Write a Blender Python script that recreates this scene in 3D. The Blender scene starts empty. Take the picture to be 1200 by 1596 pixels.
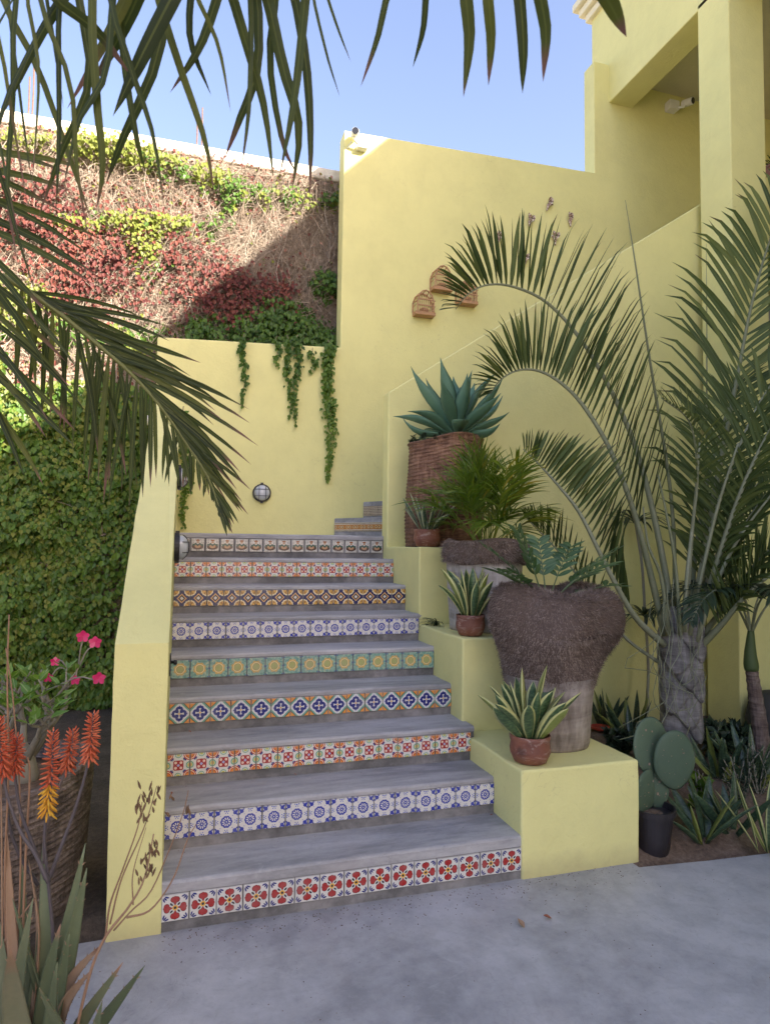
import bpy, bmesh, math, random
import numpy as np
from mathutils import Vector, Matrix

random.seed(7)
rng = np.random.default_rng(7)
R = math.radians
scene = bpy.context.scene

# ------------------------------------------------------------------ camera, sky, sun, exposure
CAM = np.array([0.0283, -2.8651, 1.5372])
YAW, PITCH, ROLL, FPX = 0.299, 0.0554, 0.012, 1035.6
_fw = np.array([math.sin(YAW)*math.cos(PITCH), math.cos(YAW)*math.cos(PITCH), math.sin(PITCH)])
_r = np.array([math.cos(YAW), -math.sin(YAW), 0.0])
_u = np.cross(_r, _fw)
_R = math.cos(ROLL)*_r + math.sin(ROLL)*_u
_U = -math.sin(ROLL)*_r + math.cos(ROLL)*_u
cd = bpy.data.cameras.new('camera')
cd.sensor_fit = 'VERTICAL'; cd.sensor_height = 36.0; cd.lens = 36.0*FPX/1596.0
cd.clip_start = 0.05; cd.clip_end = 2000.0
cd.dof.use_dof = True; cd.dof.focus_distance = 4.2; cd.dof.aperture_fstop = 8.0      # small phone aperture: only the nearest leaflets soften
cam = bpy.data.objects.new('camera', cd)
scene.collection.objects.link(cam)
M4 = Matrix(((_R[0], _U[0], -_fw[0], CAM[0]), (_R[1], _U[1], -_fw[1], CAM[1]), (_R[2], _U[2], -_fw[2], CAM[2]), (0, 0, 0, 1)))
cam.matrix_world = M4
scene.camera = cam

SUN = np.array([1.0, -1.6, 0.985]); SUN /= np.linalg.norm(SUN)
ELEV = math.asin(SUN[2]); AZ = math.atan2(SUN[0], SUN[1])
world = bpy.data.worlds.new('World'); scene.world = world; world.use_nodes = True
wn = world.node_tree; wn.nodes.clear()
sky = wn.nodes.new('ShaderNodeTexSky'); sky.sky_type = 'NISHITA'; sky.sun_disc = False
sky.sun_elevation = ELEV; sky.sun_rotation = AZ; sky.altitude = 50
sky.air_density = 1.08; sky.dust_density = 2.0; sky.ozone_density = 1.0
bg = wn.nodes.new('ShaderNodeBackground'); bg.inputs['Strength'].default_value = 0.10
wo = wn.nodes.new('ShaderNodeOutputWorld')
tint = wn.nodes.new('ShaderNodeMix'); tint.data_type = 'RGBA'; tint.blend_type = 'MULTIPLY'; tint.inputs[0].default_value = 1.0; tint.inputs[7].default_value = (1.09, .945, .985, 1)   # even lavender cast of the whole sky
wn.links.new(sky.outputs[0], tint.inputs[6]); wn.links.new(tint.outputs[2], bg.inputs[0]); wn.links.new(bg.outputs[0], wo.inputs[0])

ld = bpy.data.lights.new('sun', 'SUN'); ld.energy = 5.0; ld.angle = R(0.53); ld.color = (1.0, 0.93, 0.82)
sun = bpy.data.objects.new('sun', ld); scene.collection.objects.link(sun)
sun.rotation_euler = Vector(tuple(SUN)).to_track_quat('Z', 'Y').to_euler()
sun.location = (8, -9, 12)

vs = scene.view_settings
vs.view_transform = 'Standard'; vs.look = 'None'; vs.gamma = 1.0; vs.use_curve_mapping = False
vs.exposure = 2.12
scene.cycles.max_bounces = 7; scene.cycles.diffuse_bounces = 5; scene.cycles.adaptive_threshold = 0.02; scene.cycles.transparent_max_bounces = 8

# ------------------------------------------------------------------ pixel helpers: a ray of the photograph met with a real plane
def ray(u, v): return _fw + _R*(u-600)/FPX + _U*(798-v)/FPX
def PY(u, v, y): d = ray(u, v); return CAM + d*(y-CAM[1])/d[1]
def PX(u, v, x): d = ray(u, v); return CAM + d*(x-CAM[0])/d[0]
def PZ(u, v, z): d = ray(u, v); return CAM + d*(z-CAM[2])/d[2]
def PD(u, v, s): return CAM + ray(u, v)*s

# ------------------------------------------------------------------ mesh helpers
ORG = {}
COL = scene.collection
def V(*a): return np.array(a, dtype=float)
def nrm(a):
    a = np.asarray(a, float); l = np.linalg.norm(a); return a/l if l > 1e-9 else a

class MB:
    """collects faces of one mesh object, in world coordinates"""
    def __init__(s): s.v = []; s.f = []; s.edge = []; s.rnd = []; s.along = []; s.cr = 0.5
    def av(s, p, e=0.0, t=0.0):
        s.v.append((float(p[0]), float(p[1]), float(p[2]))); s.edge.append(e); s.rnd.append(s.cr); s.along.append(t)
        return len(s.v)-1
    def box(s, x0, x1, y0, y1, z0, z1):
        i = [s.av(p) for p in ((x0,y0,z0),(x1,y0,z0),(x1,y1,z0),(x0,y1,z0),(x0,y0,z1),(x1,y0,z1),(x1,y1,z1),(x0,y1,z1))]
        for q in ((0,3,2,1),(4,5,6,7),(0,1,5,4),(1,2,6,5),(2,3,7,6),(3,0,4,7)): s.f.append([i[k] for k in q])
        return s
    def obox(s, c, ax, ay, az):
        c, ax, ay, az = (np.asarray(q, float) for q in (c, ax, ay, az))
        i = [s.av(c+a*ax+b*ay+d*az) for d in (-1, 1) for (a, b) in ((-1,-1),(1,-1),(1,1),(-1,1))]
        for q in ((0,3,2,1),(4,5,6,7),(0,1,5,4),(1,2,6,5),(2,3,7,6),(3,0,4,7)): s.f.append([i[k] for k in q])
        return s
    def prism(s, poly, a, b):          # poly: list of 3d points, extruded from +a to +b
        a = np.asarray(a, float); b = np.asarray(b, float)
        lo = [s.av(np.asarray(p)+a) for p in poly]; hi = [s.av(np.asarray(p)+b) for p in poly]
        n = len(poly)
        s.f.append(lo[::-1]); s.f.append(hi)
        for k in range(n): s.f.append([lo[k], lo[(k+1) % n], hi[(k+1) % n], hi[k]])
        return s
    def tube(s, pts, rad, n=6, cap=True):
        pts = [np.asarray(p, float) for p in pts]
        rad = rad if hasattr(rad, '__len__') else [rad]*len(pts)
        prev = None; ref = None
        for k, p in enumerate(pts):
            t = nrm(pts[min(k+1, len(pts)-1)]-pts[max(k-1, 0)])
            if ref is None:
                ref = nrm(np.cross(t, V(0, 0, 1) if abs(t[2]) < .9 else V(1, 0, 0)))
            ref = nrm(ref - t*np.dot(ref, t)); b = np.cross(t, ref)
            ring = [s.av(p+(ref*math.cos(2*math.pi*j/n)+b*math.sin(2*math.pi*j/n))*rad[k], 0, k/max(1, len(pts)-1)) for j in range(n)]
            if prev:
                for j in range(n): s.f.append([prev[j], prev[(j+1) % n], ring[(j+1) % n], ring[j]])
            elif cap: s.f.append(ring[::-1])
            prev = ring
        if cap: s.f.append(prev)
        return s
    def lathe(s, c, prof, n=32, fn=None, cap=True):   # prof: (r, z) list; fn(theta, r, z) -> (r, z)
        prev = None
        for k, (r, z) in enumerate(prof):
            ring = []
            for j in range(n):
                th = 2*math.pi*j/n; rr, zz = (fn(th, r, z, k) if fn else (r, z))
                ring.append(s.av((c[0]+rr*math.cos(th), c[1]+rr*math.sin(th), c[2]+zz), 0, k/max(1, len(prof)-1)))
            if prev:
                for j in range(n): s.f.append([prev[j], prev[(j+1) % n], ring[(j+1) % n], ring[j]])
            elif cap: s.f.append(ring[::-1])
            prev = ring
        if cap: s.f.append(prev)
        return s
    def strip(s, pts, wid, side, fold=0.25):          # thin folded leaf, two quads across
        prev = None; m = len(pts)
        for k, p in enumerate(pts):
            p = np.asarray(p, float)
            t = nrm(np.asarray(pts[min(k+1, m-1)])-np.asarray(pts[max(k-1, 0)]))
            sd = nrm(np.asarray(side)-t*np.dot(side, t)); nn = np.cross(sd, t)
            w = wid[k]; a = k/(m-1)
            if k == m-1:
                tip = s.av(p, 0, 1); s.f.append([prev[0], prev[1], tip]); s.f.append([prev[1], prev[2], tip]); break
            cur = [s.av(p-sd*w+nn*w*fold, 1, a), s.av(p, 0, a), s.av(p+sd*w+nn*w*fold, 1, a)]
            if prev:
                s.f.append([prev[0], prev[1], cur[1], cur[0]]); s.f.append([prev[1], prev[2], cur[2], cur[1]])
            prev = cur
        return s
    def blade(s, pts, wid, side, thick, gutter=0.3):  # fleshy closed leaf with a gutter on its upper face
        ss = (-1, -.7, -.35, 0, .35, .7, 1)
        prev = None; m = len(pts)
        for k, p in enumerate(pts):
            p = np.asarray(p, float); a = k/(m-1)
            t = nrm(np.asarray(pts[min(k+1, m-1)])-np.asarray(pts[max(k-1, 0)]))
            sd = nrm(np.asarray(side)-t*np.dot(side, t)); nn = np.cross(sd, t); w = wid[k]; th = thick*(w/max(wid))**.7
            ring = [s.av(p+sd*w*q+nn*(gutter*w*q*q), abs(q), a) for q in ss]
            ring += [s.av(p+sd*w*q+nn*(gutter*w*q*q-th*(1-q*q)), abs(q), a) for q in (.7, .35, 0, -.35, -.7)]
            if prev:
                n = len(ring)
                for j in range(n): s.f.append([prev[j], prev[(j+1) % n], ring[(j+1) % n], ring[j]])
            else: s.f.append(ring[::-1])
            prev = ring
        s.f.append(prev)
        return s
    def mesh(s, name, org=(0, 0, 0)):
        me = bpy.data.meshes.new(name)
        o = np.asarray(org)
        me.from_pydata([(p[0]-o[0], p[1]-o[1], p[2]-o[2]) for p in s.v], [], s.f)
        for nm, arr in (('edge', s.edge), ('rnd', s.rnd), ('along', s.along)):
            at = me.attributes.new(nm, 'FLOAT', 'POINT'); at.data.foreach_set('value', np.asarray(arr, dtype=np.float32))
        return me
    def build(s, name, mat, parent=None, org=None, smooth=False, bevel=0, seg=2, kind=None, label=None, hand=0):
        po = ORG.get(parent.name, np.zeros(3)) if parent else np.zeros(3)
        if org is None: org = po
        org = np.asarray(org, float)
        me = s.mesh(name, org)
        if bevel:
            bm = bmesh.new(); bm.from_mesh(me)
            bmesh.ops.recalc_face_normals(bm, faces=bm.faces)
            if hand:                                    # hand-plastered: edges and faces wander by a few millimetres
                bmesh.ops.subdivide_edges(bm, edges=bm.edges[:], cuts=14, use_grid_fill=True)
                for v_ in bm.verts:
                    a_ = v_.co+Vector(tuple(org))
                    v_.co += Vector((fnoise(a_.y*5+3, a_.z*5+a_.x*3, 1)-.5, fnoise(a_.x*5+9, a_.z*5+a_.y*3, 2)-.5, (fnoise(a_.x*5, a_.y*5+7, 3)-.5)*.8))*hand
            ed = [e for e in bm.edges if len(e.link_faces) == 2 and e.calc_face_angle(0) > .5]
            bmesh.ops.bevel(bm, geom=ed, offset=bevel, segments=seg, affect='EDGES', profile=.5, clamp_overlap=True)
            bm.to_mesh(me); bm.free()
        if smooth: me.shade_smooth()
        if mat: me.materials.append(mat)
        o = bpy.data.objects.new(name, me); COL.objects.link(o)
        o.location = tuple(org-po)
        if parent: o.parent = parent
        ORG[o.name] = org
        if kind: o['kind'] = kind
        if label: o['label'] = label
        return o

def tag(o, label=None, cat=None, group=None, kind=None):
    if label: o['label'] = label
    if cat: o['category'] = cat
    if group: o['group'] = group
    if kind: o['kind'] = kind
    return o
def thing(name, loc, label, cat, group=None):
    o = bpy.data.objects.new(name, None); COL.objects.link(o); o.empty_display_size = .1
    o.location = tuple(loc); ORG[o.name] = np.asarray(loc, float)
    return tag(o, label, cat, group)
def share(src, name, parent, org):                     # another object on the same mesh data
    o = bpy.data.objects.new(name, src.data); COL.objects.link(o); o.parent = parent
    o.location = tuple(np.asarray(org)-ORG[parent.name]); ORG[o.name] = np.asarray(org, float)
    return o
def cat_rom(P, n):
    P = [np.asarray(p, float) for p in P]
    P = [2*P[0]-P[1]]+P+[2*P[-1]-P[-2]]; out = []
    m = len(P)-3
    for k in range(n):
        t = k/(n-1)*m; i = min(int(t), m-1); f = t-i
        a, b, c, d = P[i:i+4]
        out.append(.5*((2*b)+(c-a)*f+(2*a-5*b+4*c-d)*f*f+(3*b-a-3*c+d)*f**3))
    return out
def rot_about(v, k, a):
    k = nrm(k); return v*math.cos(a)+np.cross(k, v)*math.sin(a)+k*np.dot(k, v)*(1-math.cos(a))
def rpt(s=1.0): return rng.normal(size=3)*s

# small value noise for shaping meshes and masks
_perm = rng.random((64, 64, 8))
def vnoise(x, y, k=0):
    xi, yi = math.floor(x), math.floor(y); fx, fy = x-xi, y-yi
    fx = fx*fx*(3-2*fx); fy = fy*fy*(3-2*fy)
    g = lambda a, b: _perm[a % 64, b % 64, k]
    return (g(xi, yi)*(1-fx)+g(xi+1, yi)*fx)*(1-fy)+(g(xi, yi+1)*(1-fx)+g(xi+1, yi+1)*fx)*fy
def fnoise(x, y, k=0): return .55*vnoise(x, y, k)+.3*vnoise(2.1*x+7, 2.1*y+3, k)+.15*vnoise(4.3*x+1, 4.3*y+9, k)

# ------------------------------------------------------------------ materials
def new_mat(name):
    m = bpy.data.materials.new(name); m.use_nodes = True
    nt = m.node_tree; b = nt.nodes['Principled BSDF']
    return m, nt, b
def nd(nt, typ, **kw):
    n = nt.nodes.new(typ)
    for k, v in kw.items(): setattr(n, k, v)
    return n
class X_:
    """math expression on shader sockets"""
    def __init__(s, nt, sock): s.nt = nt; s.k = sock
    def _o(s, op, *o):
        n = s.nt.nodes.new('ShaderNodeMath'); n.operation = op
        for i, q in enumerate((s,)+o):
            if isinstance(q, X_): s.nt.links.new(q.k, n.inputs[i])
            else: n.inputs[i].default_value = float(q)
        return X_(s.nt, n.outputs[0])
    def __add__(s, o): return s._o('ADD', o)
    __radd__ = __add__
    def __sub__(s, o): return s._o('SUBTRACT', o)
    def __rsub__(s, o): return (s*-1)+o
    def __mul__(s, o): return s._o('MULTIPLY', o)
    __rmul__ = __mul__
    def __truediv__(s, o): return s._o('DIVIDE', o)
    def __lt__(s, o): return s._o('LESS_THAN', o)
    def __gt__(s, o): return s._o('GREATER_THAN', o)
    def __and__(s, o): return s._o('MULTIPLY', o)
    def __or__(s, o): return s._o('MAXIMUM', o)
    def max(s, o): return s._o('MAXIMUM', o)
    def min(s, o): return s._o('MINIMUM', o)
    def abs(s): return s._o('ABSOLUTE')
    def sqrt(s): return s._o('SQRT')
    def sin(s): return s._o('SINE')
    def cos(s): return s._o('COSINE')
    def atan2(s, o): return s._o('ARCTAN2', o)
    def fract(s): return s._o('FRACT')
    def pw(s, o): return s._o('POWER', o)
def attr(nt, name): n = nd(nt, 'ShaderNodeAttribute', attribute_name=name); return X_(nt, n.outputs['Fac'])
def noise(nt, scale, detail=4, rough=.55, vec=None, coord='Object', dist=0.0, stretch=None):
    n = nd(nt, 'ShaderNodeTexNoise'); n.inputs['Scale'].default_value = scale; n.inputs['Detail'].default_value = detail
    n.inputs['Roughness'].default_value = rough; n.inputs['Distortion'].default_value = dist
    if coord == 'World': g = nd(nt, 'ShaderNodeNewGeometry'); src = g.outputs['Position']
    else: g = nd(nt, 'ShaderNodeTexCoord'); src = g.outputs[coord]
    if stretch:
        mp = nd(nt, 'ShaderNodeMapping'); mp.inputs['Scale'].default_value = stretch; nt.links.new(src, mp.inputs[0]); src = mp.outputs[0]
    nt.links.new(src, n.inputs['Vector'])
    return X_(nt, n.outputs['Fac'])
def ramp(nt, fac, stops):
    r = nd(nt, 'ShaderNodeValToRGB'); cr = r.color_ramp
    while len(cr.elements) < len(stops): cr.elements.new(.5)
    for e, (p, c) in zip(cr.elements, stops): e.position = p; e.color = (*c, 1) if len(c) == 3 else c
    nt.links.new(fac.k, r.inputs[0]); return r.outputs[0]
def mix(nt, fac, a, b, mode='MIX'):
    n = nd(nt, 'ShaderNodeMix', data_type='RGBA', blend_type=mode); n.clamp_factor = True
    for q, i in ((fac, 0), (a, 6), (b, 7)):
        if isinstance(q, X_): nt.links.new(q.k, n.inputs[i])
        elif isinstance(q, tuple): n.inputs[i].default_value = (*q, 1) if len(q) == 3 else q
        elif isinstance(q, (int, float)): n.inputs[i].default_value = q
        else: nt.links.new(q, n.inputs[i])
    return n.outputs[2]
def bump(nt, b, h, strength=.3, dist=.01):
    n = nd(nt, 'ShaderNodeBump'); n.inputs['Strength'].default_value = strength; n.inputs['Distance'].default_value = dist
    nt.links.new(h.k, n.inputs['Height']); nt.links.new(n.outputs[0], b.inputs['Normal']); return n
def setc(nt, b, col):
    if isinstance(col, tuple): b.inputs['Base Color'].default_value = (*col, 1)
    else: nt.links.new(col, b.inputs['Base Color'])
MAT = {}
def plaster(name, col, dirt=.5):
    m, nt, b = new_mat(name)
    n1 = noise(nt, 1.1, 5, .6, coord='World'); n2 = noise(nt, 7, 4, .6, coord='World'); n3 = noise(nt, 60, 3, .7, coord='World')
    a = tuple(c*.89 for c in col); c2 = tuple(min(1, c*1.05) for c in col)
    base = ramp(nt, n1*.7+n2*.3, [(.3, a), (.55, col), (.75, c2)])
    # washed-out streaks and the splash line of dust near the ground
    st = noise(nt, 3.0, 4, .6, coord='World', stretch=(2.2, 2.2, .25))
    base = mix(nt, (st-.55).max(0)*.9*dirt, base, (col[0]*.8, col[1]*.78, col[2]*.85))
    g = nd(nt, 'ShaderNodeNewGeometry'); sp = nd(nt, 'ShaderNodeSeparateXYZ'); nt.links.new(g.outputs['Position'], sp.inputs[0])
    z = X_(nt, sp.outputs[2])
    low = ((z*-9+1.0)+(n2-.5)*1.6).max(0).min(1)
    base = mix(nt, low*.9*dirt, base, (.30, .25, .15))
    sc = noise(nt, 5, 6, .75, coord='World', dist=1.5)
    base = mix(nt, ((sc-.66).max(0)*9).min(1)*.45*dirt, base, (.62, .59, .46))
    ck = noise(nt, 1.7, 5, .6, coord='World', dist=.9); hair = ((ck-.5).abs() < .0016)&(noise(nt, .9, 2, .5, coord='World') > .56)
    base = mix(nt, hair*.45*dirt, base, (.36, .31, .18))
    setc(nt, b, base); b.inputs['Roughness'].default_value = .82; b.inputs['Specular IOR Level'].default_value = .25
    tw = noise(nt, 22, 4, .65, coord='World', dist=.8)
    bump(nt, b, n3*.5+n2*.8+tw*.9, .5, .008)
    MAT[name] = m; return m
plaster('yellow_plaster', (.735, .695, .305))
plaster('cream_plaster', (.80, .74, .52), .4)
plaster('ceiling_paint', (.62, .58, .42), .1)

def concrete(name, c0, c1, c2, streak=(1, 1, 1), rough=.6, sc=1.0):
    m, nt, b = new_mat(name)
    n1 = noise(nt, 1.6*sc, 6, .62, coord='World', dist=.6, stretch=streak); n2 = noise(nt, 9*sc, 5, .65, coord='World', stretch=streak)
    n3 = noise(nt, 120, 3, .7, coord='World')
    base = ramp(nt, n1*.62+n2*.38, [(.40, c0), (.5, c1), (.61, c2)])
    blot = noise(nt, 3.3, 7, .7, coord='World', dist=2.0)
    base = mix(nt, ((blot-.6).max(0)*5).min(1)*.45, base, tuple(c*.72 for c in c0))
    wht = noise(nt, 4.1, 7, .7, coord='World', dist=1.4, stretch=(1, 1.7, 1))
    base = mix(nt, ((wht-.62).max(0)*6).min(1)*.4, base, tuple(min(1, c*1.35) for c in c2))
    n4 = noise(nt, 38*sc, 5, .75, coord='World', dist=.8)
    base = mix(nt, ((n4-.52).max(0)*4).min(1)*.30, base, tuple(c*.66 for c in c0)); base = mix(nt, ((.46-n4).max(0)*4).min(1)*.22, base, tuple(min(1, c*1.3) for c in c2))
    base = mix(nt, ((n3-.64).max(0)*9).min(1)*.45, base, (.06, .06, .06))
    ck = noise(nt, 1.3, 6, .62, coord='World', dist=1.2); hair = ((ck-.5).abs() < .0022)&(noise(nt, .8, 2, .5, coord='World') > .52)
    base = mix(nt, hair*.16, base, tuple(c*.45 for c in c0))
    wm = noise(nt, 2.2, 4, .6, coord='World'); base = mix(nt, ((wm-.56).max(0)*4).min(1)*.25, base, (c1[0]*1.05, c1[1]*.86, c1[2]*.78))
    setc(nt, b, base)
    nt.links.new((n2*.3+rough-.15).k, b.inputs['Roughness']); b.inputs['Specular IOR Level'].default_value = .35
    bump(nt, b, n2*.6+n3*.35, .25, .004)
    MAT[name] = m; return m
concrete('step_concrete', (.235, .235, .24), (.345, .34, .345), (.45, .44, .44), (.55, 2.4, 2.4), .55)
concrete('riser_concrete', (.10, .098, .096), (.165, .16, .158), (.26, .25, .245), (1, 1, 1), .7, 1.6)
concrete('patio_concrete', (.265, .265, .275), (.355, .352, .362), (.445, .44, .448), (1, 1, 1), .52, .8)
concrete('wall_concrete', (.17, .135, .10), (.28, .225, .17), (.42, .35, .27), (1, 1, 1), .9, .9)
concrete('cap_concrete', (.48, .43, .34), (.60, .55, .45), (.70, .66, .56), (1, 1, 1), .9, 1.2)

def soil(name, c0, c1, c2):
    m, nt, b = new_mat(name)
    n1 = noise(nt, 4, 6, .65, coord='World'); n2 = noise(nt, 45, 5, .7, coord='World')
    setc(nt, b, ramp(nt, n1*.5+n2*.5, [(.36, c0), (.5, c1), (.66, c2)])); b.inputs['Roughness'].default_value = .95
    bump(nt, b, n2+n1*.5, .8, .015); MAT[name] = m
soil('soil', (.07, .045, .03), (.15, .10, .07), (.26, .19, .14))
soil('dark_soil', (.03, .022, .015), (.06, .045, .032), (.11, .085, .06))
soil('dry_ground', (.24, .20, .15), (.33, .28, .21), (.42, .36, .28))

def leaf(name, c0, c1, c2=None, rough=.42, trans=.25, spec=.45, tipc=None, midrib=None, tip_at=.85, veins=True):
    """foliage: colour varies from leaf to leaf (attribute rnd, object random), browned tips, a little light through the blade"""
    m, nt, b = new_mat(name)
    oi = nd(nt, 'ShaderNodeObjectInfo'); rr = X_(nt, oi.outputs['Random'])
    f = (attr(nt, 'rnd')*.65+rr*.35)
    n1 = noise(nt, 9, 4, .6, coord='World')
    col = ramp(nt, f*.7+n1*.3, [(.2, c0), (.55, c1), (.85, c2 or c1)])
    if veins:
        n2 = noise(nt, 60, 2, .5, coord='World'); col = mix(nt, (n2-.4)*.35, col, tuple(c*.55 for c in c0))
    if midrib: col = mix(nt, (attr(nt, 'edge') < .13)*.6, col, midrib)
    if tipc:
        al = attr(nt, 'along'); k = ((al-tip_at+(rr-.5)*.3+(n1-.5)*.3)*7).max(0).min(1); col = mix(nt, k, col, tipc)
    setc(nt, b, col); b.inputs['Roughness'].default_value = rough; b.inputs['Specular IOR Level'].default_value = spec
    if trans:
        tr = nd(nt, 'ShaderNodeBsdfTranslucent'); mx = nd(nt, 'ShaderNodeMixShader'); mx.inputs[0].default_value = trans
        hs = nd(nt, 'ShaderNodeHueSaturation'); hs.inputs['Saturation'].default_value = 1.15; hs.inputs['Value'].default_value = 1.5
        if isinstance(col, tuple): hs.inputs['Color'].default_value = (*col, 1)
        else: nt.links.new(col, hs.inputs['Color'])
        nt.links.new(hs.outputs[0], tr.inputs[0]); out = nt.nodes['Material Output']
        nt.links.new(b.outputs[0], mx.inputs[1]); nt.links.new(tr.outputs[0], mx.inputs[2]); nt.links.new(mx.outputs[0], out.inputs[0])
    MAT[name] = m; return m
leaf('palm_leaf', (.042, .066, .021), (.082, .115, .034), (.155, .18, .05), .55, .22, .28, (.16, .10, .06), (.11, .16, .07), .97)
leaf('coco_leaf', (.026, .040, .013), (.052, .072, .019), (.13, .14, .03), .5, .32, .3, (.17, .095, .075), (.13, .15, .04), .84)
leaf('areca_leaf', (.06, .115, .014), (.13, .19, .02), (.36, .29, .035), .4, .3, .45, (.30, .22, .05), None, .95)
leaf('dark_leaf', (.015, .032, .018), (.028, .05, .026), (.045, .07, .03), .42, .12, .4)
leaf('ivy_green', (.04, .09, .013), (.095, .175, .024), (.20, .28, .045), .45, .3, .35)
leaf('ivy_yellow', (.13, .17, .03), (.24, .26, .05), (.34, .31, .07), .5, .35, .3)
leaf('ivy_red', (.05, .012, .012), (.11, .028, .022), (.22, .075, .05), .6, .1, .25)
leaf('ivy_dry', (.22, .09, .065), (.36, .19, .14), (.50, .34, .27), .8, .1, .1)
leaf('zamia_leaf', (.03, .075, .025), (.06, .125, .04), (.13, .20, .07), .33, .2, .5, None, (.14, .19, .09))
leaf('adenium_leaf', (.06, .14, .02), (.11, .22, .035), (.19, .30, .06), .35, .25, .45, None, (.25, .32, .12))
leaf('agave_leaf', (.06, .135, .088), (.095, .19, .122), (.15, .265, .17), .5, .0, .3, (.10, .06, .04), None, 1.06, False)
leaf('aloe_leaf', (.09, .12, .06), (.14, .165, .085), (.21, .20, .12), .5, .0, .35, (.26, .15, .09), None, .93)
leaf('aloe_dry_leaf', (.24, .15, .09), (.33, .22, .14), (.42, .30, .2), .75, .0, .2, (.2, .1, .06), None, .9)
leaf('cactus_skin', (.05, .085, .055), (.08, .12, .078), (.115, .16, .105), .55, .0, .3, None, None, .9, False)
leaf('twig', (.15, .105, .075), (.30, .235, .175), (.50, .43, .35), .85, .0, .1)
leaf('grey_stem', (.15, .135, .105), (.24, .225, .18), (.34, .32, .265), .7, .0, .2)
leaf('palm_stem', (.13, .15, .075), (.21, .225, .14), (.32, .33, .25), .5, .0, .3)
leaf('coco_stem', (.10, .12, .03), (.16, .17, .05), (.22, .22, .07), .45, .0, .35)
leaf('aloe_stalk', (.07, .06, .065), (.11, .095, .10), (.17, .13, .12), .6, .0, .25)
leaf('dry_stalk', (.20, .12, .07), (.30, .18, .11), (.42, .28, .18), .7, .0, .2)
leaf('dry_pod', (.10, .06, .035), (.17, .10, .055), (.25, .16, .09), .75, .0, .2)
leaf('aloe_flower', (.42, .065, .03), (.55, .12, .05), (.65, .22, .11), .5, .15, .3, None, None, .9, False)
leaf('aloe_flower_yellow', (.55, .20, .02), (.66, .33, .03), (.70, .42, .05), .5, .15, .3, None, None, .9, False)
leaf('pink_petal', (.48, .02, .11), (.60, .05, .17), (.72, .24, .36), .5, .3, .3, None, None, .9, False)
leaf('fiber', (.09, .066, .054), (.25, .19, .16), (.56, .475, .42), .9, .0, .1)
leaf('orange_leaf', (.45, .12, .03), (.6, .2, .05), (.7, .3, .08), .5, .2)

def snake(name, g0, g1, rim, rimw):
    m, nt, b = new_mat(name)
    e = attr(nt, 'edge'); n = noise(nt, 40, 3, .6, coord='World', stretch=(1, 1, 2.5)); n1 = noise(nt, 12, 3, .6, coord='World')
    col = ramp(nt, n, [(.42, g0), (.6, g1)])
    oi = nd(nt, 'ShaderNodeObjectInfo'); rr = X_(nt, oi.outputs['Random'])
    col = mix(nt, (rr > .8)*.55, col, (.30, .33, .06))
    col = mix(nt, (((e+(n1-.5)*.25)-rimw)*9).max(0).min(1), col, rim)
    setc(nt, b, col); b.inputs['Roughness'].default_value = .35; MAT[name] = m
snake('variegated_leaf', (.035, .075, .03), (.09, .15, .06), (.50, .50, .20), .62)
snake('pale_variegated_leaf', (.05, .09, .06), (.12, .17, .11), (.46, .48, .28), .66)
snake('garden_snake_leaf', (.02, .045, .025), (.06, .10, .05), (.16, .19, .06), .88)

def simple(name, col, rough=.5, metal=0.0, var=.25, sc=20, bmp=.1, spec=.5):
    m, nt, b = new_mat(name)
    n = noise(nt, sc, 5, .65, coord='World')
    setc(nt, b, ramp(nt, n, [(.3, tuple(c*(1-var) for c in col)), (.7, tuple(min(1, c*(1+var)) for c in col))]))
    b.inputs['Roughness'].default_value = rough; b.inputs['Metallic'].default_value = metal; b.inputs['Specular IOR Level'].default_value = spec
    bump(nt, b, n, bmp, .005); MAT[name] = m; return m
simple('black_metal', (.018, .018, .02), .45, .0, .3)
simple('black_plastic', (.02, .017, .02), .4, .0, .4, 8)
simple('white_plastic', (.72, .71, .67), .35, .0, .05)
simple('lens_black', (.008, .008, .01), .08, .0, .1)
simple('rust_iron', (.18, .10, .07), .8, .3, .4, 60)
simple('wicker', (.42, .235, .115), .65, .0, .3, 60)
simple('dark_fruit', (.05, .02, .015), .5)
simple('red_plastic', (.45, .06, .03), .4)
simple('shadow_grey', (.05, .05, .053), .85, 0, .4, 6, .4)  # shade as a colour, for the lump that replaces the house wall's shadow
simple('dead_leaf', (.28, .09, .05), .7)
# frosted glass of the bulkhead lamps
m, nt, b = new_mat('frosted_glass'); setc(nt, b, (.62, .66, .70)); b.inputs['Roughness'].default_value = .25
b.inputs['Transmission Weight'].default_value = .25; b.inputs['Coat Weight'].default_value = .5; MAT['frosted_glass'] = m
# mosaic birds: tiny shards
m, nt, b = new_mat('mosaic')
vo = nd(nt, 'ShaderNodeTexVoronoi'); vo.inputs['Scale'].default_value = 75; tc = nd(nt, 'ShaderNodeTexCoord'); nt.links.new(tc.outputs['Object'], vo.inputs[0])
sx = nd(nt, 'ShaderNodeSeparateColor'); nt.links.new(vo.outputs['Color'], sx.inputs[0])
setc(nt, b, ramp(nt, X_(nt, sx.outputs[0]), [(.1, (.09, .045, .03)), (.35, (.28, .15, .10)), (.6, (.46, .35, .28)), (.85, (.62, .54, .46))]))
b.inputs['Roughness'].default_value = .3; MAT['mosaic'] = m
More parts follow.
